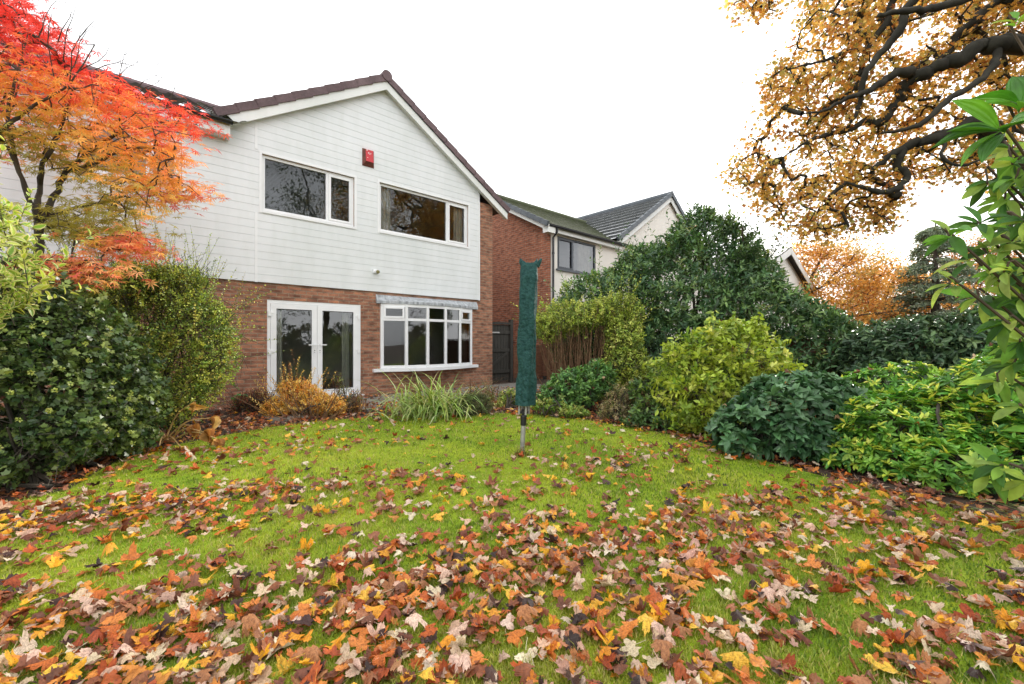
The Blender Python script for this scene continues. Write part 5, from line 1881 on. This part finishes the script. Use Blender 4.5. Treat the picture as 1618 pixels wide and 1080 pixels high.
# trees and hedge of the garden's own right side, out of shot but mirrored in the glass
gr = [(70, 92, 50), (92, 112, 56), (56, 76, 44), (130, 120, 60)]
far_tree('ash_tree', 'tall green and gold tree beyond the right hand end of the garden', (19, -4, 0), 16,
         [(19, -4, 10, 5, 4.5, 5.2), (16, -7, 7.5, 4, 3.5, 4.5), (21, 0, 8, 4.5, 4, 5), (18, -4, 14, 3, 3, 2.5)], 380, 60, (.5, .5, .35), .13, gr)
shrub('boundary_hedge', 'tall dark boundary hedge along the right end of the garden', (9, 1.0, 0),
      [(8.5, 3.2, 1.0, 1.6, 1.3, 1.3), (9.0, 1.0, 1.1, 1.5, 1.5, 1.4), (9.2, -1.6, 1.1, 1.5, 1.6, 1.5), (8.8, -4.2, 1.1, 1.5, 1.6, 1.5)],
      900, .4, 8, T_LAUREL, .19, gr, 'lf_laurel', None, stems=12, seed=50)

# ------------------------------------------------------------------ rotary dryer under its green cover
ab = GP(825, 716)
ar = thing('rotary_dryer', 'folded rotary clothes dryer under a green woven cover standing on the lawn', 'clothes dryer', ab)
lean = np.array([.093, .0, 0]) / 2.15
def AX(z): return lean * z + np.array([0, 0, z])
b = Buf()
tube(b, [AX(0.0), AX(.335)], .027, 14)
b.build('pole', M['alu'], ar)
b = Buf()
tube(b, [AX(.315), AX(.325), AX(.42), AX(.43)], [.030, .034, .034, .028], 14)
tube(b, [AX(.43), AX(.50)], .024, 12)
tube(b, [AX(.455), AX(.475)], .052, 14)
b.build('collar', M['black'], ar)
for a_ in (20, 110, 200, 290):
    b = Buf()
    o_ = np.array([cos(R(a_)), sin(R(a_)), 0])
    tube(b, [AX(.44) + o_ * .056, AX(.62) + o_ * .06, AX(2.0) + o_ * .05], .0135, 8)
    b.build('arm', M['alu'], ar)
nr_, ns_ = 90, 48
zz = np.linspace(.545, 2.13, nr_)
a = np.linspace(0, 2 * pi, ns_, endpoint=False)
V = []
for i, z_ in enumerate(zz):
    t_ = i / (nr_ - 1)
    r = np.interp(t_, [0, .03, .2, .5, .8, .95, 1], [.100, .098, .096, .094, .103, .108, .104])
    P = np.c_[np.cos(a), np.sin(a), np.full(ns_, z_ * 1.0)]
    w = .0065 * vnoise(P * (3, 3, 9), 1.5, 1) + .005 * vnoise(P * (5, 5, 26), 1.2, 2) + .010 * np.sin(4 * a + 1.6 * math.sin(z_ * 2.3)) + .005 * np.sin(2 * a + z_ * 11) + .003 * np.sin(9 * a + 5 * t_)
    rr_ = r + w
    sq = np.interp(t_, [0, .9, 1], [1, 1, .62])
    V.append(np.c_[np.cos(a) * rr_, np.sin(a) * rr_ * sq, np.zeros(ns_)] + AX(z_) + (.012 * sin(z_ * 2.2), 0, 0)
             + (np.c_[np.zeros((ns_, 2)), .055 * np.abs(np.cos(a)) ** 3 * np.clip((t_ - .93) / .07, 0, 1)]))
V.append(V[-1] * (.55, .25, 1) + (AX(2.13) * (.45, 0, 0)) + (.004, 0, -.035))
V = np.concatenate(V)
k = nr_ + 1
i = np.arange(k - 1)[:, None] * ns_
j = np.arange(ns_)[None]
L = np.stack([i + j, i + (j + 1) % ns_, i + ns_ + (j + 1) % ns_, i + ns_ + j], -1).reshape(-1)
b = Buf()
b.add(V, np.r_[L, (k - 1) * ns_ + np.arange(ns_)], [4] * ((k - 1) * ns_) + [ns_])
cv = b.build('cover', M['cover'], ar, smooth=True)
for sg in (-1, 1):
    b = Buf()
    p0 = AX(2.10) + (sg * .075, 0, 0)
    pth = smooth_line([p0, p0 + (sg * .03, 0, .05), p0 + (sg * .052 if sg > 0 else -.03, 0, .085)], 4)
    tube(b, pth, np.linspace(.032, .012, len(pth)), 8)
    b.build('corner_flap', M['cover'], cv)

# ------------------------------------------------------------------ fallen leaves
def fallen_template(seed):
    r = np.random.default_rng(seed)
    ang, rad = [], []
    lobes = [(-126, .50), (-62, .82), (0, 1.0), (62, .82), (126, .50)]
    for k, (a_, l_) in enumerate(lobes):
        l_ *= r.uniform(.85, 1.1)
        for da, f in ((-22, .74), (-14, .90), (-9, .84), (0, 1.0), (9, .85), (14, .91), (22, .73)):
            ang.append(a_ + da)
            rad.append(l_ * f * r.uniform(.94, 1.06))
        if k < 4:
            ang.append((a_ + lobes[k + 1][0]) / 2)
            rad.append(.50 * r.uniform(.85, 1.1))
    ang.append(180)
    rad.append(.10)
    ang, rad = np.radians(ang), np.array(rad)
    n = len(ang)
    V = [(0, 0, 0)]
    for f in (.5, 1.0):
        for a_, q in zip(ang, rad):
            q = min(q, .34 + .6 * q) * f if f < 1 else q
            V.append((sin(a_) * q, cos(a_) * q, 0))
    V = np.array(V) * .5
    x, y = V[:, 0], V[:, 1]
    # dry curl: folded along the midrib, lobes bent up or down, crumpled
    f1, c1, c2 = r.normal(.1, .42), r.normal(-.7, .9), r.normal(-.4, .95)
    V[:, 2] = f1 * np.abs(x) + c1 * x * x * 1.5 + c2 * y * y + r.normal(0, .6) * x * y + .035 * np.sin(x * 17 + r.uniform(0, 6)) * np.cos(y * 15 + r.uniform(0, 6)) + .03 * np.cos(np.arctan2(x, y) * 5) * np.hypot(x, y) * 2
    V[:, 0] *= r.uniform(.75, 1)
    V[:, 2] -= V[:, 2].min() * .6
    L, T = [], []
    for i in range(n):
        j = (i + 1) % n
        L += [0, 1 + i, 1 + j]
        T.append(3)
        L += [1 + i, 1 + n + i, 1 + n + j, 1 + j]
        T.append(4)
    # stalk
    s0 = len(V)
    bend = r.normal(0, .1)
    pts = [(0, -.03, .005), (bend * .5, -.22, .03), (bend * 1.5, -.42, .012)]
    SV = []
    for p in pts:
        SV += [(p[0] - .007, p[1], p[2]), (p[0] + .007, p[1], p[2])]
    L += [s0, s0 + 1, s0 + 3, s0 + 2, s0 + 2, s0 + 3, s0 + 5, s0 + 4]
    T += [4, 4]
    V = np.concatenate([V, SV])
    A = np.zeros((len(V), 3))
    A[:, 0], A[:, 1] = V[:, 0] * 4, V[:, 1] * 4
    return V, L, T, A

m, nt, bs, out = newmat('dry_fallen_leaf')
at = nt.nodes.new('ShaderNodeAttribute')
at.attribute_name = 'Col'
la = nt.nodes.new('ShaderNodeAttribute')
la.attribute_name = 'lc'
n1 = noise(nt, 3.5, 5, vec=la.outputs['Vector'])
n2 = noise(nt, 22, 4)
c = mix(nt, 1.0, at.outputs['Color'], ramp(nt, n1, [(.3, (.62, .55, .5)), (.5, (1, 1, 1)), (.72, (1.25, 1.22, 1.15))]), 'MULTIPLY')
c = mix(nt, .55, c, mix(nt, 1.0, c, ramp(nt, n2, [(.36, (.5, .42, .4)), (.55, (1.05, 1.05, 1.05))]), 'MULTIPLY'))
nt.links.new(c, bs.inputs['Base Color'])
bs.inputs['Roughness'].default_value = .5
bs.inputs['Specular IOR Level'].default_value = .4
wv = nt.nodes.new('ShaderNodeTexWave')
wv.inputs['Scale'].default_value = 3
wv.inputs['Distortion'].default_value = 3
nt.links.new(la.outputs['Vector'], wv.inputs['Vector'])
bump(nt, bs, wv.outputs['Fac'], .3, .006)
tr = nt.nodes.new('ShaderNodeBsdfTranslucent')
nt.links.new(c, tr.inputs['Color'])
ms = nt.nodes.new('ShaderNodeMixShader')
ms.inputs[0].default_value = .22
nt.links.new(bs.outputs[0], ms.inputs[1])
nt.links.new(tr.outputs[0], ms.inputs[2])
nt.links.new(ms.outputs[0], out.inputs[0])
M['fallen'] = m

KINDS_ = [('pale', [(216, 190, 164), (202, 170, 144), (226, 206, 180), (196, 160, 136)], .25),
          ('brown', [(158, 100, 66), (140, 84, 56), (176, 120, 80), (120, 72, 52)], .31),
          ('orange', [(208, 118, 48), (190, 96, 40), (216, 140, 62), (170, 82, 42)], .24),
          ('yellow', [(232, 172, 36), (222, 154, 40), (238, 190, 66)], .13),
          ('dark', [(72, 46, 40), (88, 60, 52), (60, 42, 36)], .07)]
FT = [fallen_template(100 + i) for i in range(26)]


def litter():
    n = 110000
    ang = rng.uniform(-.98, .98, n)
    dist = np.sqrt(rng.uniform(1.0 ** 2, 11.5 ** 2, n))
    P = np.c_[np.sin(ang) * dist, np.cos(ang) * dist]
    lawn = inpoly(P, LAWN)
    ed = edge_dist(P, LAWN)
    rel = P - O0[:2]
    beyond = (rel @ VX[:2]) > -.1
    Z = P[:, 1]
    X = P[:, 0]
    py = CY + F * EYE / np.maximum(Z, .3)
    px = CX + F * X / np.maximum(Z, .3)
    dens = np.interp(Z, [1.2, 1.8, 2.4, 3.0, 3.6, 4.4, 5.5, 7], [400, 385, 310, 205, 130, 66, 38, 30])
    # thin patch by the dryer, drifts elsewhere
    dens *= 1 - .6 * np.exp(-(((px - 770) / 150) ** 2 + ((py - 720) / 60) ** 2))
    dens *= np.clip(1 + .40 * vnoise(P, 2.4, 41) + .85 * vnoise(P, 6.5, 42), 0.08, 3.0)
    dens = np.where(lawn, dens, np.where(ed < 1.6, 190, 70))
    dens = np.where(lawn & (ed < .22), dens + 40, dens)
    dens[beyond] = 0
    rate = n / (.5 * (11.5 ** 2 - 1) * 1.96)
    keep = rng.uniform(0, 1, n) < dens / rate
    P, lawn, ed = P[keep], lawn[keep], ed[keep]
    m_ = len(P)
    kind = rng.choice(5, m_, p=[k[2] for k in KINDS_])
    bed = ~lawn & (rng.uniform(0, 1, m_) < .6)
    kind[bed] = rng.choice([1, 2, 4], int(bed.sum()), p=[.6, .2, .2])
    size = rng.uniform(.065, .15, m_) * np.where(rng.uniform(0, 1, m_) < .2, .65, 1)
    tilt = rng.normal(0, .19, (m_, 2))
    yaw = rng.uniform(0, 2 * pi, m_)
    zz = rng.uniform(.006, .030, m_) + .012 * np.clip(vnoise(P, 6.5, 42), 0, 1)
    flip = rng.uniform(0, 1, m_) < .45
    return P, kind, size, tilt, yaw, zz, flip

P, kind, size, tilt, yaw, zz, flip = litter()
px = CX + F * P[:, 0] / P[:, 1]
py = CY + F * EYE / P[:, 1]
vis = (px > 8) & (px < 1610) & (py < 1066)
big = np.where(vis, size / P[:, 1], 0)
order = np.argsort(-big)
# the nearest leaves are single things: five looks, shared meshes
protos = {}
LBL = {'pale': 'pale pinkish curled leaf lying on the near lawn', 'brown': 'brown curled leaf lying on the near lawn', 'orange': 'rusty orange curled leaf lying on the near lawn',
       'yellow': 'bright yellow curled leaf lying on the near lawn', 'dark': 'nearly black rotten leaf lying on the near lawn'}
for i in order[:300]:
    kd, cols, _ = KINDS_[kind[i]]
    v = int(rng.integers(10))
    key = (kd, v)
    if key not in protos:
        b = Buf()
        tv, tl, tt, ta = FT[(v * 3 + kind[i]) % 26]
        b.add(tv, tl, tt, col=palette(cols, 1)[0], lc=ta + rng.uniform(0, 20, 3))
        o = b.build('fallen_leaf', M['fallen'], smooth=True)
        tag(o, LBL[kd], 'leaf', 'fallen leaves on the near lawn')
        protos[key] = o
    else:
        o = protos[key].copy()
        COL.objects.link(o)
    o.location = (float(P[i, 0]), float(P[i, 1]), float(zz[i]))
    o.rotation_euler = (float(tilt[i, 0]) + (pi if flip[i] else 0), float(tilt[i, 1]), float(yaw[i]))
    if flip[i]:
        o.location.z += .02
    s_ = float(size[i])
    o.scale = (s_, s_, s_)
rest = order[300:]
b = Buf()
tpl = rng.integers(0, 26, len(rest))
for k in range(26):
    idx = rest[tpl == k]
    m_ = len(idx)
    y = np.c_[-np.sin(yaw[idx]), np.cos(yaw[idx]), tilt[idx, 0]]
    nn = np.c_[tilt[idx], np.ones(m_)] * np.where(flip[idx], -1, 1)[:, None]
    col = np.zeros((m_, 3))
    for q in range(5):
        s_ = kind[idx] == q
        col[s_] = palette(KINDS_[q][1], int(s_.sum()))
    V0, L0_, T0_, A0_ = FT[k]
    pos = np.c_[P[idx], zz[idx] + .02 * flip[idx]]
    put(b, (V0, L0_, T0_, A0_), pos, y, nn, size[idx], col)
for nm in ('ivy_hedge', 'golden_shrub', 'viburnum_bush', 'mounded_shrub', 'mounded_shrub.001', 'bergenia_clump', 'cotoneaster_bush', 'evergreen_laurel'):
    root_ = bpy.data.objects[nm]
    fo = [c_ for c_ in root_.children if c_.name.startswith('foliage')][0]
    vv = np.zeros(len(fo.data.vertices) * 3, np.float32)
    fo.data.vertices.foreach_get('co', vv)
    vv = vv.reshape(-1, 3) + np.array(root_.location)
    q_ = vv[rng.integers(0, len(vv), 16)] + (0, -.02, .01)
    V0, L0_, T0_, A0_ = FT[int(rng.integers(26))]
    put(b, (V0, L0_, T0_, A0_), q_, norm(rng.normal(0, 1, (16, 3)) + (0, 0, -.3)), norm(rng.normal(0, .5, (16, 3)) + (0, -.4, 1)), rng.uniform(.07, .12, 16),
        palette([(150, 100, 66), (190, 120, 60), (206, 176, 140), (116, 72, 50)], 16))
A = np.concatenate(b.A)
kk = len(FT[0][0])
A = A + np.repeat(rng.uniform(0, 40, (len(A) // kk, 3)), kk, 0)
b.A = [A]
tag(b.build('leaf_litter', M['fallen'], smooth=True), 'drifts of brown, orange and pale fallen leaves over lawn and beds', 'fallen leaves', kind='stuff')
